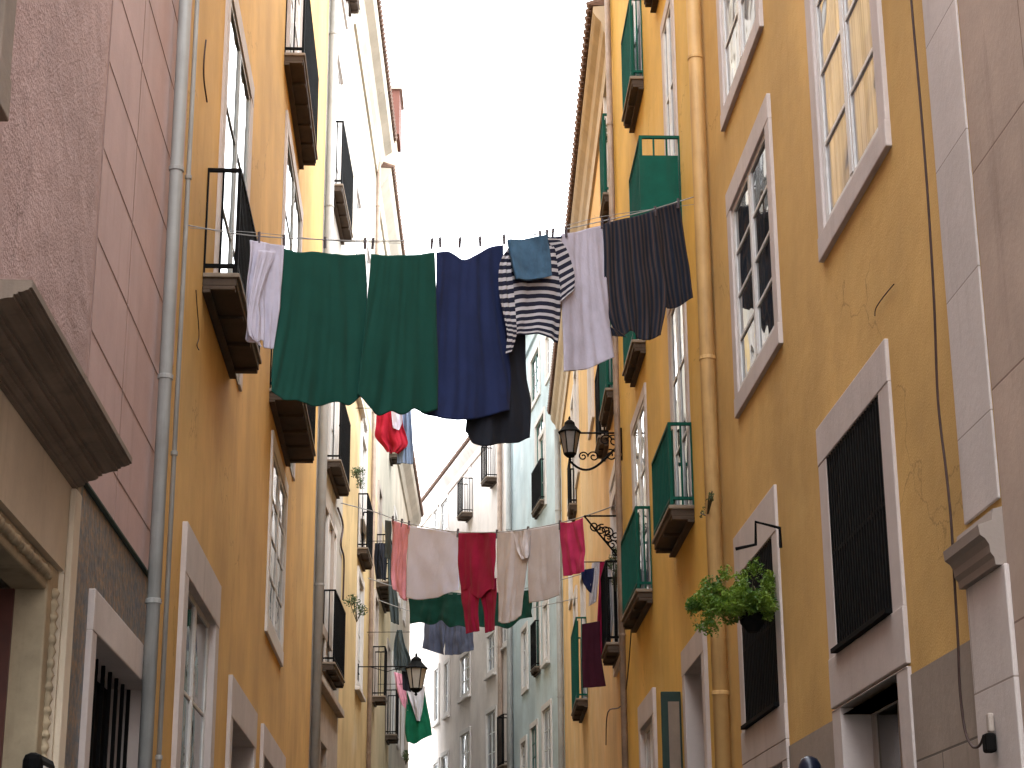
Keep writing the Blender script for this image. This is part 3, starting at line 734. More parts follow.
# ================================================================ FAR: blue and rose houses
sg = SR3
hR3 = House('townhouse', 'pale blue house beyond the yellow houses', SR3, 0.0, s4-.02, 17.5)
b = hR3
def far_win(b, near, far, zt, **k):               # px of near-bottom and far-bottom corner, zt = py of the top at the near side
    n_, z = b.seg.hit(*near); f_, z2 = b.seg.hit(*far); zz = (z+z2)/2; _, ztop = b.seg.hit(near[0], zt)
    return b.window((n_, max(f_, n_+.5), zz, ztop), w=.13, trim='limew', rows=3, **k)
far_win(b, (549, 655), (545, 661), 602, wood='woodw', pane='paneb', sill=True)
far_win(b, (528, 685), (523, 690), 626, wood='woodw', pane='paneb')
fl = b.balcony((541, 670), (538, 671), (530, 685), rail=1.1, pmax=.35); b.window((fl[0]+.05, fl[1]-.05, fl[2], fl[2]+2.2), w=.12, trim='limew', wood='woodgr', bottom=False)
far_win(b, (552, 768), (544, 774), 704, wood='woodw', pane='paneb')
far_win(b, (538, 770), (532, 775), 724, wood='woodgr')
far_win(b, (527, 775), (522, 779), 740, wood='woodw')
fl = b.balcony((546, 503), (543, 503), (531, 526), rail=1.0, pmax=.35); b.window((fl[0]+.05, fl[1]-.05, fl[2], fl[2]+2.2), w=.12, trim='limew', wood='woodgr', bottom=False)
far_win(b, (546, 500), (541, 508), 430, wood='woodw', pane='paneb')
far_win(b, (540, 392), (532, 405), 345, wood='woodgr')
far_win(b, (551, 372), (547, 379), 330, wood='woodw')
b.facade('wall', M['blue'], 0, 17.5)
b.cornice([(0, -.5), (.06, -.5), (.1, -.2), (.3, -.05), (.33, .08), (0, .1)], 'blue', 17.4)
b.pipe(s4-.2, s4-.2, .08, 'pipegrey', 0, 17.2, collars=3)

sg = SR4
hR4 = House('townhouse', 'pale rose house closing the view where the alley bends left', SR4, 0.0, 21.0, 16.5)
b = hR4
for near, far, zt in (((495,668),(488,674),632), ((470,690),(461,698),652), ((449,709),(445,716),662), ((439,717),(435,724),668),
                      ((496,772),(487,778),709), ((470,788),(461,796),731), ((448,800),(442,806),754), ((439,806),(434,812),762),
                      ((508,640),(503,645),600), ((448,527),(441,535),497), ((438,533),(434,538),508)):
    far_win(b, near, far, zt, wood='woodw', pane='paneb' if zt > 600 else 'pane', sill=True)
for wn, on_, of_ in (((498,480),(497,481),(481,499)), ((473,515),(472,516),(457,530))):
    fl = b.balcony(wn, on_, of_, rail=1.05, pmax=.45, pmin=.35); b.window((fl[0]+.35, fl[1]-.35, fl[2], fl[2]+2.1), w=.13, trim='limew', wood='woodw', pane='paneb', bottom=False)
fl = b.balcony((514, 768), (513, 769), (503, 772), rail=1.3, pmax=.45, pmin=.3)
b.facade('wall', M['rose'], 0, 16.5)
b.cornice([(0, -.42), (.05, -.42), (.1, -.25), (.2, -.1), (.26, .0), (.26, .08), (0, .1)], 'rose', 16.6)
b.pipe(1.1, 1.1, .07, 'pipebrn', 0, 15.8, collars=3)

# ================================================================ ground
def sheet(name, pts, z, mat, kind='structure'):
    mb = MB(); mb.v = [Vector((x, y, z)) for x, y in pts]; mb.f = [list(range(len(pts)))]; mb.uv = [(x, y) for x, y in pts]
    return tag(mb.build(name, mat, origin=(0, 0, 0)), kind=kind)
sheet('ground', [(-400,-400), (400,-400), (400,400), (-400,400)], -.01, M['ground'])
def gp(seg, s, o): p_ = seg.w(s, o, 0); return (p_.x, p_.y)
left = [gp(SL, -8, 0), gp(SL, sL3, 0), gp(SL3, 30, 0)]; right = [gp(SR, -8, 0), gp(SR, s1, 0), gp(SR1, s2, 0), gp(SR2, s3, 0), gp(SR3, s4, 0), gp(SR4, 22, 0)]
sheet('road', left + [(-4, 80)] + right[::-1], 0.0, M['road'])
for nm, sgs in (('pavement', [(SL, -8, sL3)]), ('pavement', [(SR, -8, s1)])):
    for sg_, a, c in sgs:
        mb = MB().box(sg_, a, c, .0, .55, .0, .12); mb.uv = [(v.x, v.y) for v in mb.v]
        tag(mb.build('pavement', M['pave'], origin=(0,0,0), bevel=.01), kind='structure')

# ================================================================ street lamps
def lantern(root, c, h, mglass='lampgrey', wide=.46):
    """six sided tapered lantern, c = middle of its lower rim, h = glass height"""
    r1, r0 = h*wide, h*wide*.58
    G = MB().lathe(c, [(r0, 0), (r1, h)], 6).build('lamp_glass', M[mglass], root)
    fr = MB()
    for k in range(6):
        a = math.pi/3*k
        p0 = Vector(c)+Vector((math.cos(a)*r0, math.sin(a)*r0, 0)); p1 = Vector(c)+Vector((math.cos(a)*r1, math.sin(a)*r1, h))
        fr.tube([p0, p1], h*.028, 6)
    fr.lathe(c, [(r0*.5, -.16*h), (r0*.9, -.07*h), (r0*1.08, -.02*h), (r0*1.08, .03*h)], 12)
    fr.lathe((c[0], c[1], c[2]), [(r0*.12, -.34*h), (r0*.3, -.26*h), (r0*.15, -.2*h), (r0*.5, -.15*h)], 8)
    fr.build('lamp_frame', M['iron'], root)
    cp = MB().lathe(c, [(r1*1.16, h), (r1*1.16, h*1.05), (r1*.95, h*1.14), (r1*.62, h*1.32), (r1*.55, h*1.36), (r1*.5, h*1.5), (r1*.25, h*1.6), (r1*.10, h*1.64), (r1*.14, h*1.70), (r1*.05, h*1.80)], 12)
    cp.build('lamp_cap', M['iron'], root, smooth=False)
def spiral(c, seg, r, turns=1.5, start=0, n=30, sgn=1):
    out = []
    for k in range(n):
        t = k/(n-1); a = start+sgn*turns*2*math.pi*t; rr = r*(1-.8*t)
        out.append(Vector(c)+Vector((seg.n.x*math.cos(a)*rr, seg.n.y*math.cos(a)*rr, math.sin(a)*rr)))
    return out
def street_lamp(label, seg, s0, oc, zc, h, glassm, zarm, under=True):
    root = tag(empty('street_lamp', seg.w(s0, 0, zarm)), label, 'street lamp', 'wall lanterns on iron brackets')
    c = seg.w(s0, oc, zc); lantern(root, c, h, glassm, .46 if under else .50)
    br = MB()
    br.tube([seg.w(s0, 0, zarm), seg.w(s0, oc*.9, zarm)], .012, 8)
    # lower curved arm from the wall to under the lantern
    zlow = zc-.34*h
    pts = []
    for k in range(17):
        t = k/16; a = math.pi*t
        pts.append(seg.w(s0, .03+(oc-.03)*t, zarm-.16*(1-t)-(zarm-zlow)*t*t*(3-2*t)-math.sin(a)*.17))
    if under: br.tube(pts, .015, 8)
    else: br.tube([seg.w(s0, oc*.2, zarm), seg.w(s0, oc*.5, zarm-.10), seg.w(s0, oc*.8, zarm)], .008, 6)
    br.tube([seg.w(s0, .03, zarm-.16), seg.w(s0, .0, zarm-.1)], .014, 8)
    br.tube([seg.w(s0, oc, zlow), seg.w(s0, oc, zc)], .012, 8)
    for (o, z, r, st, sg2) in () if not under else ((.10, zarm-.10, .085, 0, 1), (.20, zarm-.09, .075, 3.1, -1), (.14, zarm-.28, .075, 1.2, 1), (oc*.55, zarm-.30, .07, 0, 1), (oc*.75, zlow+.06, .06, 3, -1)):
        br.tube(spiral(seg.w(s0, o, z), seg, r, 1.4, st, sgn=sg2), .009, 6)
    br.box(seg, s0-.03, s0+.03, 0, .02, zarm-.34, zarm+.06)
    br.build('bracket', M['iron'], root)
    return root
so = s2-.15
o_, z_ = SR1.off_at(570, 454, so); _, za = SR1.off_at(600, 433, so); _, zt = SR1.off_at(570, 433, so)
street_lamp('black wall lantern on a scrolled iron bracket by the pale yellow house', SR1, so, o_, z_, zt-z_, 'lampgrey', za)
so = 9.5
o_, z_ = SL3.off_at(416, 689, so); _, zt = SL3.off_at(416, 669, so)
street_lamp('lantern with a milky white glass above the hanging green towel', SL3, so, o_, z_, zt-z_, 'lampglass', zt+.05, under=False)
# lantern tops that just rise into the picture at its lower edge
def wall_lamp(label, seg, px, py, off, r):
    s0, z = seg.hit(px, py, off); root = tag(empty('wall_lamp', seg.w(s0, 0, z-.3)), label, 'lamp')
    c = seg.w(s0, off, z-.30)
    MB().lathe(c, [(r*.2, .18), (r*.98, .19), (r, .22), (r*.92, .255), (r*.66, .285), (r*.25, .298), (r*.08, .302)], 20).build('lamp_cap', M['navymetal'], root, smooth=True)
    MB().lathe(c, [(r*.5, 0), (r*.8, .18)], 12).build('lamp_glass', M['lampgrey'], root)
    MB().lathe(c, [(r*.3, -.04), (r*.55, -.03), (r*.55, .004)], 12).build('lamp_base', M['navymetal'], root)
    MB().tube([seg.w(s0, 0, z-.38), seg.w(s0, off*.6, z-.42), seg.w(s0, off, z-.34)], .012, 8).build('bracket', M['navymetal'], root)
wall_lamp('small navy domed lamp below the barred window behind the planter', SR, 809, 756, .30, .062)
s0, z = SL.hit(47, 756, .1)
root = tag(empty('alarm_box', SL.w(s0, 0, z-.3)), 'small black rounded box at the foot of the cream door pier', 'box')
MB().box(SL, s0-.16, s0+.16, .031, .11, z-.34, z).build('case', M['iron'], root, bevel=.03)
MB().box(SL, s0-.12, s0+.12, .111, .115, z-.30, z-.05).build('cover', M['plastic'], root, bevel=.003)

# ================================================================ cables and small fittings
def cable(name, label, cat, pts, seg=None, off=.02, r=.008, mat='cable'):
    P_ = [seg.w(seg.hit(x, y, off)[0], off, seg.hit(x, y, off)[1]) for x, y in pts]
    # smooth
    Q_ = [P_[0]]
    for i in range(len(P_)-1):
        a, b_, c, d = P_[max(i-1,0)], P_[i], P_[i+1], P_[min(i+2,len(P_)-1)]
        for k in range(1, 7):
            t = k/6; Q_.append(.5*((2*b_)+(c-a)*t+(2*a-5*b_+4*c-d)*t*t+(3*b_-a-3*c+d)*t**3))
    return tag(MB().tube(Q_, r, 6).build(name, M[mat], origin=P_[0], smooth=True), label, cat)
cable('cable', 'dark cable running down the ochre wall beside the stone pilaster', 'cable', [(908,-40),(913,20),(921,110),(928,200),(934,300),(938,400),(946,470),(951,520),(955,590),(958,640),(960,690),(965,730),(972,746),(979,746),(983,738)], SR, .05, .006)
cable('cable', 'short loose wire on the ochre wall above the barred window', 'cable', [(894,284),(884,296),(876,308),(875,316)], SR, .015, .003)
cable('cable', 'loose wire hanging under the nearest iron balcony on the left', 'cable', [(196,290),(197,305),(199,335),(197,345),(199,350)], SL, .02, .004)
cable('cable', 'thin wire curving down the left ochre wall near its grey drainpipes', 'cable', [(206,40),(204,60),(204,80),(207,102)], SL, .015, .006)
cable('cable', 'wire looping down the yellow wall between the rusty pipe and the arched window', 'cable', [(632,620),(624,700),(608,712),(606,745)], SR1, .03, .008)
cable('cable', 'looped black cable on the grey cream house wall', 'cable', [(338,508),(343,525),(341,545),(344,560),(343,600)], SL3, .03, .018)
s0, z0 = SR.hit(979, 745, .09); s1_, z1 = SR.hit(977, 713, .09)
root = tag(empty('junction_box', SR.w(s0, .075, z0)), 'small pale junction box with a black socket on the pilaster foot where the cable ends', 'junction box')
MB().box(SR, s0-.018, s0+.018, .026, .05, z0+.05, z1).build('cover', M['limedark'], root, bevel=.006)
MB().box(SR, s0-.03, s0+.03, .026, .07, z0-.03, z0+.045).build('socket', M['iron'], root, bevel=.01)
# iron hook over the planter window
sK = SR.hit(783, 530, .05)[0]
pts = []
s0 = SR.hit(783, 500, .0)[0]
o1, zk = SR.off_at(757, 520, s0)
P_ = [SR.w(s0, .03, SR.hit(783, 545, .03)[1]), SR.w(s0, .03, SR.hit(783, 524, .03)[1]), SR.w(s0+.05, o1, zk), SR.w(s0+.08, o1, zk-.14), SR.w(s0+.08, o1+.13, zk-.17)]
root = tag(MB().tube(P_, .011, 8).build('hook', M['iron'], origin=P_[0]), 'bent black iron bracket on the window frame above the planter', 'bracket')

# iron scroll grille on the pale yellow house
def scrollwork(label, seg, s0, pxa, pxb, ztpy, zbpy):
    oa, zt = seg.off_at(pxa, ztpy, s0); ob, zb = seg.off_at(pxb, zbpy, s0)
    lo, hi = sorted((oa, ob)); m = MB()
    m.tube([seg.w(s0, 0, zt), seg.w(s0, hi, zt)], .012, 6); m.tube([seg.w(s0, 0, zb), seg.w(s0, hi, zt)], .012, 6)
    m.tube([seg.w(s0, .02, zt), seg.w(s0, .02, zb)], .012, 6)
    n = 4
    for k in range(n):
        o = .06+(hi-.1)*k/n; zz = zt-.09-(zt-zb)*.3*(1-k/n); r_ = .07
        m.tube(spiral(seg.w(s0, o, zz), seg, r_, 1.4, k, sgn=1 if k % 2 else -1), .009, 6)
        m.tube(spiral(seg.w(s0, o*.5+.03, zz-.2*(1-k/n)), seg, r_*.9, 1.3, k+2, sgn=-1 if k % 2 else 1), .009, 6)
    return tag(m.build('bracket', M['iron'], origin=seg.w(s0, 0, zt)), label, 'bracket', 'scrolled iron brackets')
scrollwork('scrolled iron bracket right behind the raspberry cloth', SR2, .5, 585, 585, 516, 560)

# ================================================================ plants
def leaves(blobs, n, size, mat, name, root, droop=0):
    mb = MB()
    tot = sum(w for *_, w in blobs)
    for (c, rad, w) in blobs:
        for _ in range(int(n*w/tot)):
            while True:
                v = Vector((random.uniform(-1,1), random.uniform(-1,1), random.uniform(-1,1)))
                if v.length <= 1: break
            v = v*(.55+.45*v.length)
            p_ = Vector(c)+Vector((v.x*rad[0], v.y*rad[1], v.z*rad[2]))
            if noise.noise(p_*9) < -.12: continue
            nrm = Vector((random.gauss(0,.6), random.gauss(0,.6), random.gauss(.6,.5))).normalized()
            u = nrm.orthogonal().normalized(); u.rotate(Matrix.Rotation(random.uniform(0,6.28), 3, nrm)); w_ = nrm.cross(u)
            L_ = size*random.uniform(.6, 1.3); k = len(mb.v)
            mb.v += [p_-u*L_, p_+w_*L_*.45+nrm*L_*.1, p_+u*L_, p_-w_*L_*.45+nrm*L_*.1]; mb.f.append([k,k+1,k+2,k+3])
    return mb.build(name, mat, root, fix=False)
s0 = SR.hit(757, 600, .0)[0]; s0 = 11.7
def sp(px, py, ds=0): o, z = SR.off_at(px, py, s0+ds); return SR.w(s0+ds, o, z)
c = sp(757, 632); ptop = sp(750, 596)
root = tag(empty('potted_plant', c), 'bushy bright green plant spilling from a black planter on the barred window', 'plant')
hh = ptop.z-c.z
bc = sp(752, 612); MB().lathe((bc.x, bc.y, c.z), [(.035, 0), (.08, hh*.25), (.09, hh*.6), (.115, hh), (.10, hh)], 18).build('pot', M['pot'], root, smooth=False)
B = []
for px, py, rx, rz, w in ((755,583,.17,.10,3), (735,592,.15,.11,3), (715,600,.13,.12,2.6), (700,606,.09,.10,1.2), (776,590,.08,.11,1.3), (703,622,.06,.09,.6), (716,627,.04,.08,.35), (712,585,.09,.06,.7), (756,566,.06,.05,.4), (725,575,.05,.06,.3), (692,605,.04,.05,.25), (742,610,.10,.06,.8)):
    q = sp(px, py); B.append((q, (rx, .16, rz), w))
for px, py, rx, rz, w in ((742,597,.09,.07,1.2), (758,598,.10,.05,1.1), (772,604,.06,.06,.7), (735,606,.07,.07,.8)):
    q = sp(px, py, -.2); B.append((q, (rx, .08, rz), w))
B += [(sp(752, 607, -.15), (.10, .10, .05), .9), (sp(768, 612, -.1), (.05, .08, .06), .5), (sp(728, 612), (.12, .16, .08), 1.6), (sp(708, 612), (.09, .12, .09), 1.4)]
leaves(B, 14500, .014, M['leaf'], 'foliage', root)
st = MB()
for k in range(14):
    q = random.choice(B); t = q[0]
    st.tube([Vector((bc.x, bc.y, ptop.z-.02)), (Vector((bc.x, bc.y, ptop.z))+t)/2+Vector((0,0,.07)), t], [.004,.003,.001], 5)
st.build('stems', M['stem'], root)
def small_plant(label, seg, s0, px, py, wpx, hpx, n, size, name='wall_plant', mat='leaf2', pot=False):
    o, z = seg.off_at(px, py, s0); _, zt = seg.off_at(px, py-hpx/2, s0); o2, _ = seg.off_at(px+wpx/2, py, s0)
    rx = abs(o2-o); rz = zt-z; c_ = seg.w(s0, o, z)
    root = tag(empty(name, seg.w(s0, max(.12, o), z-rz)), label, 'plant', 'small plants on walls and balconies')
    B_ = [(c_+Vector((random.uniform(-.6,.6)*rx, random.uniform(-.3,.3), random.uniform(-.6,.6)*rz)), (rx*.45, .18, rz*.4), 1) for _ in range(7)]
    leaves(B_, n, size, M[mat], 'foliage', root)
    s_ = MB()
    for q in B_: s_.tube([c_-Vector((0,0,rz)), q[0]], .006, 5)
    s_.build('stems', M['stem'], root)
    pc = seg.w(s0, max(.14, o), z-rz-.18)
    if pot: MB().lathe(pc, [(.08, 0), (.12, .2), (.13, .2), (.13, .22)], 12).build('pot', M['tile'], root)
small_plant('small plant growing above the upper left pipe beside the red cloth', SL3, 5.6, 361, 476, 22, 26, 700, .022)
small_plant('straggly plant on the wall of the grey cream house over the lowest balcony', SL3, 4.2, 357, 606, 26, 32, 520, .025)
small_plant('plant under the long tiled eave on the right', SR2, 1.2, 609, 139, 10, 30, 400, .018)
small_plant('dark wiry bush on the balcony of the pale yellow house', SR2, .9, 615, 568, 14, 46, 1600, .016)
small_plant('little plant trailing below the hanging green towel', SL3, 14.5, 406, 755, 10, 20, 300, .03)
small_plant('bush sprouting from the wall beside the yellow drainpipe', SR, 13.6, 707, 505, 9, 22, 250, .012)

# ================================================================ laundry
class Plane:
    def __init__(s, A, B): s.A = Vector(A); s.B = Vector(B); d = Vector((B[0]-A[0], B[1]-A[1])); s.d = d.normalized(); s.n = Vector((s.d.y, -s.d.x))
    def at(s, px, py, off=0):
        r = ray(px, py); r2 = Vector((r.x, r.y)); c = Vector((CAM.x, CAM.y)); P_ = Vector((s.A.x, s.A.y))+s.n*off
        t = (P_-c).dot(s.n)/r2.dot(s.n); return CAM+r*t
def cr(a, b, c, d, t): return .5*((2*b)+(c-a)*t+(2*a-5*b+4*c-d)*t*t+(3*b-a-3*c+d)*t**3)
def cloth(name, label, cat, pl, panels, mat, off=0, amp=.022, freq=5, group=None, seed=0, nu=44, nv=44, stripe_v=False, pinch=.25, thick=.005):
    """panels: rows (xl, yl, xr, yr) from the pegged edge to the hem; real folds ripple out of the hanging plane"""
    mb = MB(); uv = []
    n3 = Vector((pl.n.x, pl.n.y, 0))
    for pi, rows in enumerate(panels):
        opt = {}
        if isinstance(rows, dict): opt = rows; rows = rows['rows']
        po = opt.get('off', 0); pf = opt.get('freq', freq); pa_ = opt.get('amp', amp); hem = opt.get('hem', None); top = opt.get('top', None)
        m = len(rows); base = len(mb.v)
        for j in range(nv+1):
            t = j/nv*(m-1); i = min(int(t), m-2); f = t-i
            R0 = [rows[max(i-1,0)], rows[i], rows[i+1], rows[min(i+2,m-1)]]
            xl, yl, xr, yr = [cr(*[q[k] for q in R0], f) for k in range(4)]
            v = j/nv
            for i2 in range(nu+1):
                u = i2/nu; x = xl+(xr-xl)*u; y = yl+(yr-yl)*u
                def ctl(L_, u):
                    q = u*(len(L_)-1); k = min(int(q), len(L_)-2); g = q-k
                    return cr(L_[max(k-1,0)], L_[k], L_[k+1], L_[min(k+2,len(L_)-1)], g)
                if hem: y += ctl(hem, u)*v**1.5
                if top: y += ctl(top, u)*(1-v)**4
                P_ = pl.at(x, y, off+po)
                ph = seed*1.7+pi*2.1
                fan = .5+(u-.5)*(1+.35*(1-v))
                k1 = noise.noise(Vector((fan*pf*1.15+.5*noise.noise(Vector((u*1.5, v*1.7, ph+2))), v*.55, ph)))
                k2 = noise.noise(Vector((fan*pf*2.6+.4*math.sin(v*3+ph), v*1.1, ph+5)))
                k3 = noise.noise(Vector((u*pf*1.8, v*4.5, ph+9)))
                sag = math.sin(math.pi*min(1, v*1.3))*noise.noise(Vector((u*2.2, v*2.6, ph+14)))
                dsp = pa_*((pinch+(1-pinch)*v**.7)*(1.7*k1+.75*k2)+.28*k3+.5*sag)
                # soft pillow over the top edge
                P_ = P_+n3*dsp
                mb.v.append(P_)
        A_ = pl.at(rows[0][0], rows[0][1], off); 
        wd = (pl.at(rows[0][2], rows[0][3], off)-A_).length; ht = (pl.at(rows[-1][0], rows[-1][1], off)-A_).length
        for j in range(nv+1):
            for i2 in range(nu+1):
                if False:                       # stripes stay level in the cloth
                    P_ = mb.v[base+j*(nu+1)+i2]; uv.append((i2/nu*wd, P_.z+.12*0))
                else: uv.append((opt.get('u0', 0)+i2/nu*wd, j/nv*ht))
        for j in range(nv):
            for i2 in range(nu):
                a = base+j*(nu+1)+i2; mb.f.append([a, a+1, a+nu+2, a+nu+1])
    mb.uv = uv
    org = mb.v[nu//2]
    o = mb.build(name, M[mat], origin=org, smooth=True, fix=False)
    so_ = o.modifiers.new('cloth', 'SOLIDIFY'); so_.thickness = thick; so_.offset = 0
    return tag(o, label, cat, group)

# ---- first line
A1 = SL.w(SL.hit(189, 226, .05)[0], .05, SL.hit(189, 226, .05)[1]); B1 = SR1.w(SR1.hit(697, 197, .05)[0], .05, SR1.hit(697, 197, .05)[1])
P1 = Plane(A1, B1)
def line(label, pl, pts, r=.005, off=0, name='clothesline'):
    Q_ = []
    W_ = [pl.at(x, y, off) for x, y in pts]
    for i in range(len(W_)-1):
        a, b_, c, d = W_[max(i-1,0)], W_[i], W_[i+1], W_[min(i+2,len(W_)-1)]
        for k in range(6): Q_.append(cr(a, b_, c, d, k/6))
    Q_.append(W_[-1])
    return tag(MB().tube(Q_, r, 6).build(name, M['rope'], origin=W_[0], smooth=True), label, 'clothesline', 'clotheslines across the alley')
line('nearest clothesline, tied to the grey drainpipe and holding the green sheets', P1, [(186,225),(246,235),(310,239),(370,241),(435,240),(500,237),(550,232),(603,221),(650,210),(700,195)], .0045)
line('thin slack second cord just behind the nearest clothesline', P1, [(190,228),(260,233),(340,241),(430,243),(520,238),(600,217),(697,204)], .0025, off=-.12)
G1 = 'laundry on the nearest line'
cloth('shirt', 'small lavender white shirt at the left end of the nearest line', 'shirt', P1, [
    {'rows': [(250,240,283,246), (249,262,281,275), (247,290,279,300), (249,315,276,322), (248,338,273,349)], 'hem': [0,3,-3,2,0]},
    {'rows': [(258,250,276,252), (252,285,262,290), (247,320,256,326), (249,336,262,347)], 'off': .03, 'amp': .01}], 'lav', amp=.035, freq=3, group=G1, seed=1)
cloth('bedsheet', 'wide bottle green sheet, left one of the pair', 'sheet', P1, [
    {'rows': [(281,248,365,254), (279,290,366,292), (275,335,365,340), (271,372,364,375), (270,392,363,404)], 'hem': [0,6,5,8,6,1,3,-9], 'top': [0,3,1,2,2,0]}], 'green', amp=.022, freq=5, group=G1, seed=2, nu=70)
cloth('bedsheet', 'bottle green sheet pegged next to the navy cloth', 'sheet', P1, [
    {'rows': [(371,254,435,252), (368,290,436,290), (364,330,437,330), (360,370,438,370), (357,400,437,410)], 'hem': [-6,4,12,7,9,2,4,0], 'top': [0,2,2,2,0]}], 'green', off=.02, amp=.02, freq=4, group=G1, seed=3, nu=60)
cloth('dress', 'navy blue cloth hanging long in the middle of the nearest line', 'cloth', P1, [
    {'rows': [(437,252,503,246), (436,290,504,290), (434,330,506,330), (430,375,512,375), (422,412,511,410)], 'hem': [0,6,9,8,4,0], 'top': [0,1,10,6,0,-1]}], 'navy', off=-.03, amp=.030, freq=4, group=G1, seed=4, nu=60)
cloth('skirt', 'blue black cloth hanging behind the navy one below the striped shirt', 'cloth', P1, [
    {'rows': [(470,280,522,285), (468,330,524,330), (468,370,526,375), (467,410,530,405), (465,432,529,440)], 'hem': [0,10,12,8,6,4,-2]}], 'black', off=-.10, amp=.03, freq=4, group=G1, seed=5)
cloth('t_shirt', 'navy and white striped t-shirt with the denim folded over it', 't-shirt', P1, [
    {'rows': [(509,243,562,236), (508,262,560,262), (507,290,561,290), (508,320,560,318), (508,338,558,342)], 'hem': [2,-4,-5,-6,-3,1], 'uvh': 1},
    {'rows': [(512,243,520,244), (500,262,511,262), (498,290,513,288), (503,318,516,318), (506,335,517,336), (505,355,512,352)], 'off': .02, 'uvh': 1, 'freq': 2},
    {'rows': [(545,236,558,238), (556,254,567,249), (560,280,574,272), (561,302,574,290)], 'off': .015, 'uvh': 1, 'freq': 1.5, 'amp': .012}], 'tee', off=.03, amp=.018, freq=3, group=G1, seed=6)
cloth('jeans', 'piece of washed denim folded over the striped t-shirt', 'jeans', P1, [
    {'rows': [(508,240,546,236), (511,255,549,254), (513,268,550,268), (516,279,551,276)], 'hem': [0,2,2,0], 'top': [0,1,0,-1]}], 'denim', off=.085, amp=.010, freq=2, group=G1, seed=7, thick=.03)
cloth('towel', 'long lavender white towel between the striped shirt and the pinstriped trousers', 'towel', P1, [
    {'rows': [(561,234,604,225), (562,270,605,265), (562,310,608,305), (563,345,611,335), (563,372,612,358)], 'hem': [0,2,4,2,0], 'top': [0,1,0,0]}], 'lav', off=-.01, amp=.020, freq=3, group=G1, seed=8)
cloth('trousers', 'dark pinstriped trousers at the right end of the nearest line', 'trousers', P1, [
    {'rows': [(603,224,655,210), (604,255,660,250), (605,285,664,280), (609,315,665,305), (616,333,661,335)], 'hem': [0,2,-3,3,6,4,0], 'top': [0,0,1,0]},
    {'rows': [(650,211,679,202), (654,240,684,235), (656,270,689,265), (661,295,691,290), (664,308,692,298)], 'hem': [0,3,4,2,0], 'off': -.03, 'u0': .33},
    {'rows': [(610,327,618,330), (612,336,628,337)], 'off': .02, 'amp': .01}], 'strp', amp=.022, freq=4.5, group=G1, seed=9, nu=60)

# pegs: one built, the rest copied
def make_peg():
    m = MB(); q = Seg(0, 0, 0, 1)
    m.box(q, -.006, .006, -.009, -.001, -.06, .022); m.box(q, -.006, .006, .001, .009, -.06, .022); m.box(q, -.0065, .0065, -.011, .011, -.006, .003)
    return m.build('clothes_peg', M['peg'], origin=(0, 0, 0))
peg0 = make_peg()
PG = 'clothes pegs on the lines'
pegs = [(P1, x, y, 1.0, l) for x, y, l in (
    (259,235,'peg holding the small lavender shirt'), (284,238,'peg at the left corner of the left green sheet'), (325,240,'peg in the middle of the left green sheet'),
    (365,241,'peg on the right corner of the left green sheet'), (373,241,'peg on the left corner of the right green sheet'), (432,241,'peg on the right corner of the green sheets'),
    (440,240,'peg at the left corner of the navy cloth'), (460,240,'second peg of the navy cloth, left of its dip'), (480,239,'third peg of the navy cloth, right of its dip'),
    (504,237,'peg between the navy cloth and the striped t-shirt'), (540,233,'peg above the middle of the folded denim'), (547,232,'peg at the right corner of the folded denim'),
    (553,231,'peg on the right shoulder of the striped t-shirt'), (566,230,'peg on the left corner of the long lavender towel'), (602,221,'peg between the lavender towel and the pinstriped trousers'),
    (609,220,'peg at the left waist of the pinstriped trousers'), (655,209,'peg in the middle of the pinstriped trousers'), (678,201,'peg at the right waist of the pinstriped trousers'))]
def place_pegs(pegs):
    global peg0
    for i, (pl, x, y, k, lab) in enumerate(pegs):
        if peg0 is not None: o = peg0; peg0 = None; place_pegs.src = o
        else: o = place_pegs.src.copy(); col.objects.link(o)
        o.location = pl.at(x, y); o.rotation_euler = (0, random.uniform(-.12, .12), math.atan2(pl.n.y, pl.n.x)-math.pi/2*0)
        o.scale = (k, k, k); tag(o, lab, 'clothes peg', PG)
place_pegs(pegs)

# ---- second line
A2 = SL3.w(1.5, .3, SL3.hit(345, 503, .3)[1]); B2 = SR1.w(s2-.15, .05, 0)
P2 = Plane(A2, B2)
G2 = 'laundry on the second line'
line('second clothesline, holding the pink, white and crimson washing', P2, [(341,503),(375,512),(400,521),(430,528),(460,532),(500,532),(540,527),(575,519),(600,511),(621,503)], .008)
cloth('cloth', 'narrow grey cloth at the far left of the second line', 'cloth', P2, [[(385,520,391,521), (385,540,391,540), (386,558,391,560)]], 'greyc', amp=.02, freq=1, group=G2, seed=10, nu=14, nv=20)
cloth('shirt', 'pink shirt on the second line', 'shirt', P2, [[(391,520,411,526), (391,545,408,545), (389,570,406,570), (392,586,404,600)], {'rows': [(398,560,406,560), (399,585,406,585), (401,598,405,601)], 'off': -.05}], 'pinkc', amp=.05, freq=3, group=G2, seed=11)
cloth('towel', 'broad pale lavender towel on the second line', 'towel', P2, [{'rows': [(409,526,458,533), (408,550,459,555), (407,575,459,575), (407,598,459,592)], 'hem': [0,3,3,3,0,-2]}], 'lav2', amp=.02, freq=3, group=G2, seed=12)
cloth('trousers', 'crimson trousers folded over the middle of the second line', 'trousers', P2, [
    {'rows': [(459,533,496,533), (459,555,496,555), (460,578,496,578), (461,590,496,590)], 'hem': [0,0,6,8,0,0]},
    {'rows': [(460,578,479,580), (461,596,479,594), (464,614,478,612), (466,634,480,631)], 'off': -.012, 'freq': 2},
    {'rows': [(478,580,497,578), (481,596,498,594), (483,612,497,612), (484,633,497,630)], 'off': -.012, 'freq': 2}], 'crimson', amp=.035, freq=3, group=G2, seed=13)
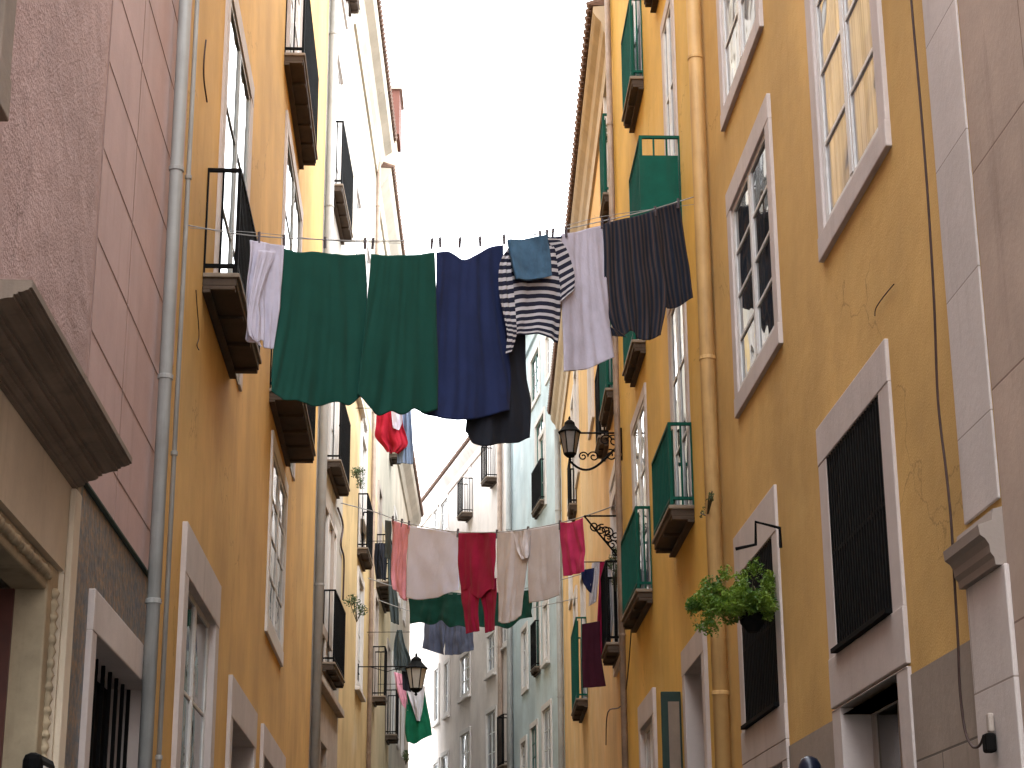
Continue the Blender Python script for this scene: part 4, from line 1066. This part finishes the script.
cloth('trousers', 'greige linen trousers with one leg pulled up, on the second line', 'trousers', P2, [
    {'rows': [(497,533,529,530), (497,555,528,555), (498,580,525,580), (499,602,522,600), (498,622,521,618)], 'hem': [0,3,2,-3]},
    {'rows': [(514,532,530,529), (516,548,529,545), (521,560,528,558)], 'off': .03, 'amp': .03}], 'beige', amp=.035, freq=3, group=G2, seed=14)
cloth('pillowcase', 'square greige pillowcase beside the linen trousers', 'pillowcase', P2, [{'rows': [(526,530,559,524), (528,555,560,552), (528,580,561,578), (529,603,561,595)], 'hem': [0,1,1,0]}], 'beige', amp=.02, freq=2.5, group=G2, seed=15, off=.01)
cloth('shorts', 'raspberry coloured cloth at the right end of the second line', 'shorts', P2, [{'rows': [(559,522,583,518), (560,540,586,540), (562,560,587,558), (563,576,588,572)], 'top': [0,2,2,0]}], 'rosec', amp=.04, freq=2, group=G2, seed=16)
place_pegs([(P2, x, y, 1.5, l) for x, y, l in ((393,518,'peg on the left shoulder of the pink shirt'), (402,521,'peg on the pink shirt near its middle'), (409,523,'peg between the pink shirt and the lavender towel'),
    (458,531,'peg between the broad lavender towel and the crimson trousers'), (497,532,'peg between the crimson and the greige trousers'), (528,529,'peg between the linen trousers and the square pillowcase'), (560,523,'peg between the pillowcase and the raspberry cloth'))])

# ---- third and fourth lines farther down
A3 = SL3.w(6.0, .05, 0); B3 = SR2.w(8.0, .05, 0); P3 = Plane(A3, B3); G3 = 'laundry on the lines farther down the alley'
line('third clothesline, low behind the crimson trousers', P3, [(368,578),(400,588),(450,594),(500,592),(545,584),(588,572)], .008)
cloth('bedsheet', 'dark green cloth showing under the broad lavender towel', 'sheet', P3, [{'rows': [(409,588,470,594), (409,605,470,606), (410,622,470,624)], 'hem': [2,0,2,-3,4,2,5]}], 'greend', amp=.05, freq=4, group=G3, seed=17)
cloth('bedsheet', 'dark green cloth showing behind the crimson and greige trousers', 'sheet', P3, [{'rows': [(471,594,531,590), (471,606,532,600), (472,625,532,617)], 'hem': [0,4,4,8,0,0]}], 'greend', amp=.05, freq=4, group=G3, seed=18)
A4 = SL3.w(9.0, .05, 0); B4 = SR2.w(12.0, .05, 0); P4 = Plane(A4, B4)
line('fourth clothesline, hidden behind the dark green cloths', P4, [(378,600),(420,614),(450,617),(500,614),(578,598)], .008)
cloth('shorts', 'slate blue pleated cloth, left of the two under the green', 'shorts', P4, [{'rows': [(424,616,444,617), (423,635,445,637), (422,648,444,655)]}], 'slate', amp=.06, freq=4, group=G3, seed=19)
cloth('shorts', 'slate blue pleated cloth, right of the two under the green', 'shorts', P4, [{'rows': [(445,617,472,617), (445,635,473,635), (445,655,473,650)], 'hem': [0,2,0]}], 'slate', amp=.06, freq=4, group=G3, seed=20)

# ---- washing on poles by the left wall
def pole_line(label, seg, s0, pxo, py):
    o, z = seg.off_at(pxo, py, s0); A = seg.w(s0, 0, z); Bq = seg.w(s0, o+.05, z)
    tag(MB().tube([A, Bq], .007, 8).build('drying_pole', M['iron'], origin=A), label, 'pole', 'drying poles on the balconies')
    return Plane(A, Bq)
G4 = 'washing on poles by the house walls'
PL = pole_line('drying pole sticking out behind the green sheets with red washing', SL3, 7.5, 413, 408)
cloth('cloth', 'bright red cloth bundled below the right green sheet', 'cloth', PL, [{'rows': [(377,409,402,409), (376,425,403,425), (375,436,407,438), (383,446,407,446), (387,452,398,454)]}], 'redcloth', amp=.10, freq=3, group=G4, seed=21)
cloth('cloth', 'pale lavender cloth over the bright red one', 'cloth', PL, [{'rows': [(391,409,402,409), (392,420,402,422), (393,428,399,430)]}], 'lav', off=.12, amp=.04, freq=2, group=G4, seed=22)
cloth('shirt', 'faded blue shirt beside the bright red cloth', 'shirt', PL, [{'rows': [(401,409,411,409), (402,425,412,425), (398,445,413,445), (397,463,413,464)]}], 'bluec', off=-.1, amp=.05, freq=3, group=G4, seed=23)
PO = pole_line('drying pole hung with dark washing beside the pink shirt', SL3, 9.0, 392, 541)
cloth('cloth', 'black cloth hanging nearest the wall left of the pink shirt', 'cloth', PO, [{'rows': [(375,543,386,543), (374,560,387,560), (376,578,386,581)]}], 'black', amp=.08, freq=3, group=G4, seed=40)
cloth('shirt', 'dark grey shirt hanging just left of the pink shirt', 'shirt', PO, [{'rows': [(387,545,392,545), (388,575,394,575), (389,600,398,600), (391,622,399,625)]}], 'greyc', off=.05, amp=.07, freq=2, group=G4, seed=41)
PM = pole_line('drying pole above the milky white lantern', SL3, 12.0, 408, 632)
cloth('cloth', 'dark grey cloth bundled above the milky white lantern', 'cloth', PM, [{'rows': [(397,630,402,630), (394,645,405,645), (394,658,411,660), (395,670,408,672)]}], 'greyc', amp=.12, freq=3, group=G4, seed=24)
cloth('cloth', 'black cloth hanging left of the milky white lantern', 'cloth', PM, [{'rows': [(401,660,408,660), (402,675,410,675), (403,690,411,692)]}], 'black', off=-.1, amp=.05, freq=2, group=G4, seed=25)
PN = pole_line('drying pole behind the milky white lantern with the green towel', SL3, 16.0, 427, 684)
cloth('shirt', 'pinkish shirt hanging left of the green towel', 'shirt', PN, [{'rows': [(394,672,402,674), (397,690,406,692), (402,705,409,712)]}], 'pinkc', amp=.08, freq=2, group=G4, seed=26)
cloth('towel', 'green towel hanging low under the milky white lantern', 'towel', PN, [{'rows': [(407,688,424,686), (406,710,427,705), (405,730,430,720), (407,742,432,735)], 'hem': [0,4,1,0]}], 'brightgreen', amp=.06, freq=3, group=G4, seed=27)
cloth('cloth', 'white cloth folded over the top of the green towel', 'cloth', PN, [{'rows': [(406,688,425,686), (410,700,424,698), (414,712,422,712), (417,721,420,721)]}], 'whitec', off=.12, amp=.06, freq=2, group=G4, seed=28)
# ---- washing on the pale yellow house
PQ = pole_line('drying pole on the balcony of the pale yellow house', SR2, 1.6, 582, 562)
cloth('cloth', 'long dark red cloth hanging down the balcony of the pale yellow house', 'cloth', PQ, [{'rows': [(600,562,606,561), (599,590,607,590), (597,625,606,625), (596,652,602,657)]}], 'crimson', amp=.05, freq=2, group=G4, seed=29)
cloth('cloth', 'grey lavender cloth left of the long dark red one', 'cloth', PQ, [{'rows': [(592,563,600,562), (590,585,598,585), (589,606,596,602)]}], 'beige', off=.03, amp=.04, freq=2, group=G4, seed=30)
cloth('cloth', 'pale greige cloth right of the long dark red one', 'cloth', PQ, [{'rows': [(606,562,610,562), (607,590,612,590), (607,620,613,620), (606,645,611,643)]}], 'beige', off=-.03, amp=.04, freq=2, group=G4, seed=31)
cloth('cloth', 'small navy cloth below the raspberry one', 'cloth', PQ, [{'rows': [(581,570,594,568), (582,580,593,582), (587,590,591,593)]}], 'navy', off=.02, amp=.03, freq=2, group=G4, seed=32)
cloth('blanket', 'maroon blanket hanging beneath the washing on the right', 'blanket', PQ, [{'rows': [(582,624,600,621), (582,645,600,645), (582,668,603,668), (583,688,606,686)]}], 'maroon', off=-.1, amp=.02, freq=1.5, group=G4, seed=33)

# ================================================================ light
w = bpy.data.worlds.new('World'); sc.world = w; w.use_nodes = True; nt = w.node_tree
bg = nt.nodes['Background']; sk = nt.nodes.new('ShaderNodeTexSky'); sk.sky_type = 'NISHITA'; sk.sun_disc = False
EL, AZ = 52, 125                                   # azimuth clockwise from +Y
sk.sun_elevation = R_(EL); sk.sun_rotation = R_(AZ); sk.dust_density = 1.5; sk.air_density = 1.5
hs = nt.nodes.new('ShaderNodeHueSaturation'); hs.inputs['Saturation'].default_value = .12; nt.links.new(sk.outputs[0], hs.inputs['Color'])
mx = nt.nodes.new('ShaderNodeMix'); mx.data_type = 'RGBA'; mx.inputs[0].default_value = .6; mx.inputs[7].default_value = (19.4, 20.2, 20.8, 1)
nt.links.new(hs.outputs[0], mx.inputs[6]); nt.links.new(mx.outputs[2], bg.inputs[0]); bg.inputs[1].default_value = .12
sd = bpy.data.lights.new('sun', 'SUN'); sd.energy = .5; sd.angle = R_(20); sd.color = (1, .97, .93)
so = bpy.data.objects.new('sun', sd); col.objects.link(so)
v = Vector((math.sin(R_(AZ))*math.cos(R_(EL)), math.cos(R_(AZ))*math.cos(R_(EL)), math.sin(R_(EL))))
so.rotation_euler = v.to_track_quat('Z', 'Y').to_euler(); so.location = (0, 0, 40)
sc.view_settings.view_transform = 'Standard'; sc.view_settings.look = 'None'; sc.view_settings.gamma = 1; sc.view_settings.exposure = 2.15
sc.view_settings.use_curve_mapping = False
sc.cycles.max_bounces = 8; sc.cycles.diffuse_bounces = 5
for o in bpy.data.objects:
    if '_o' in o: del o['_o']
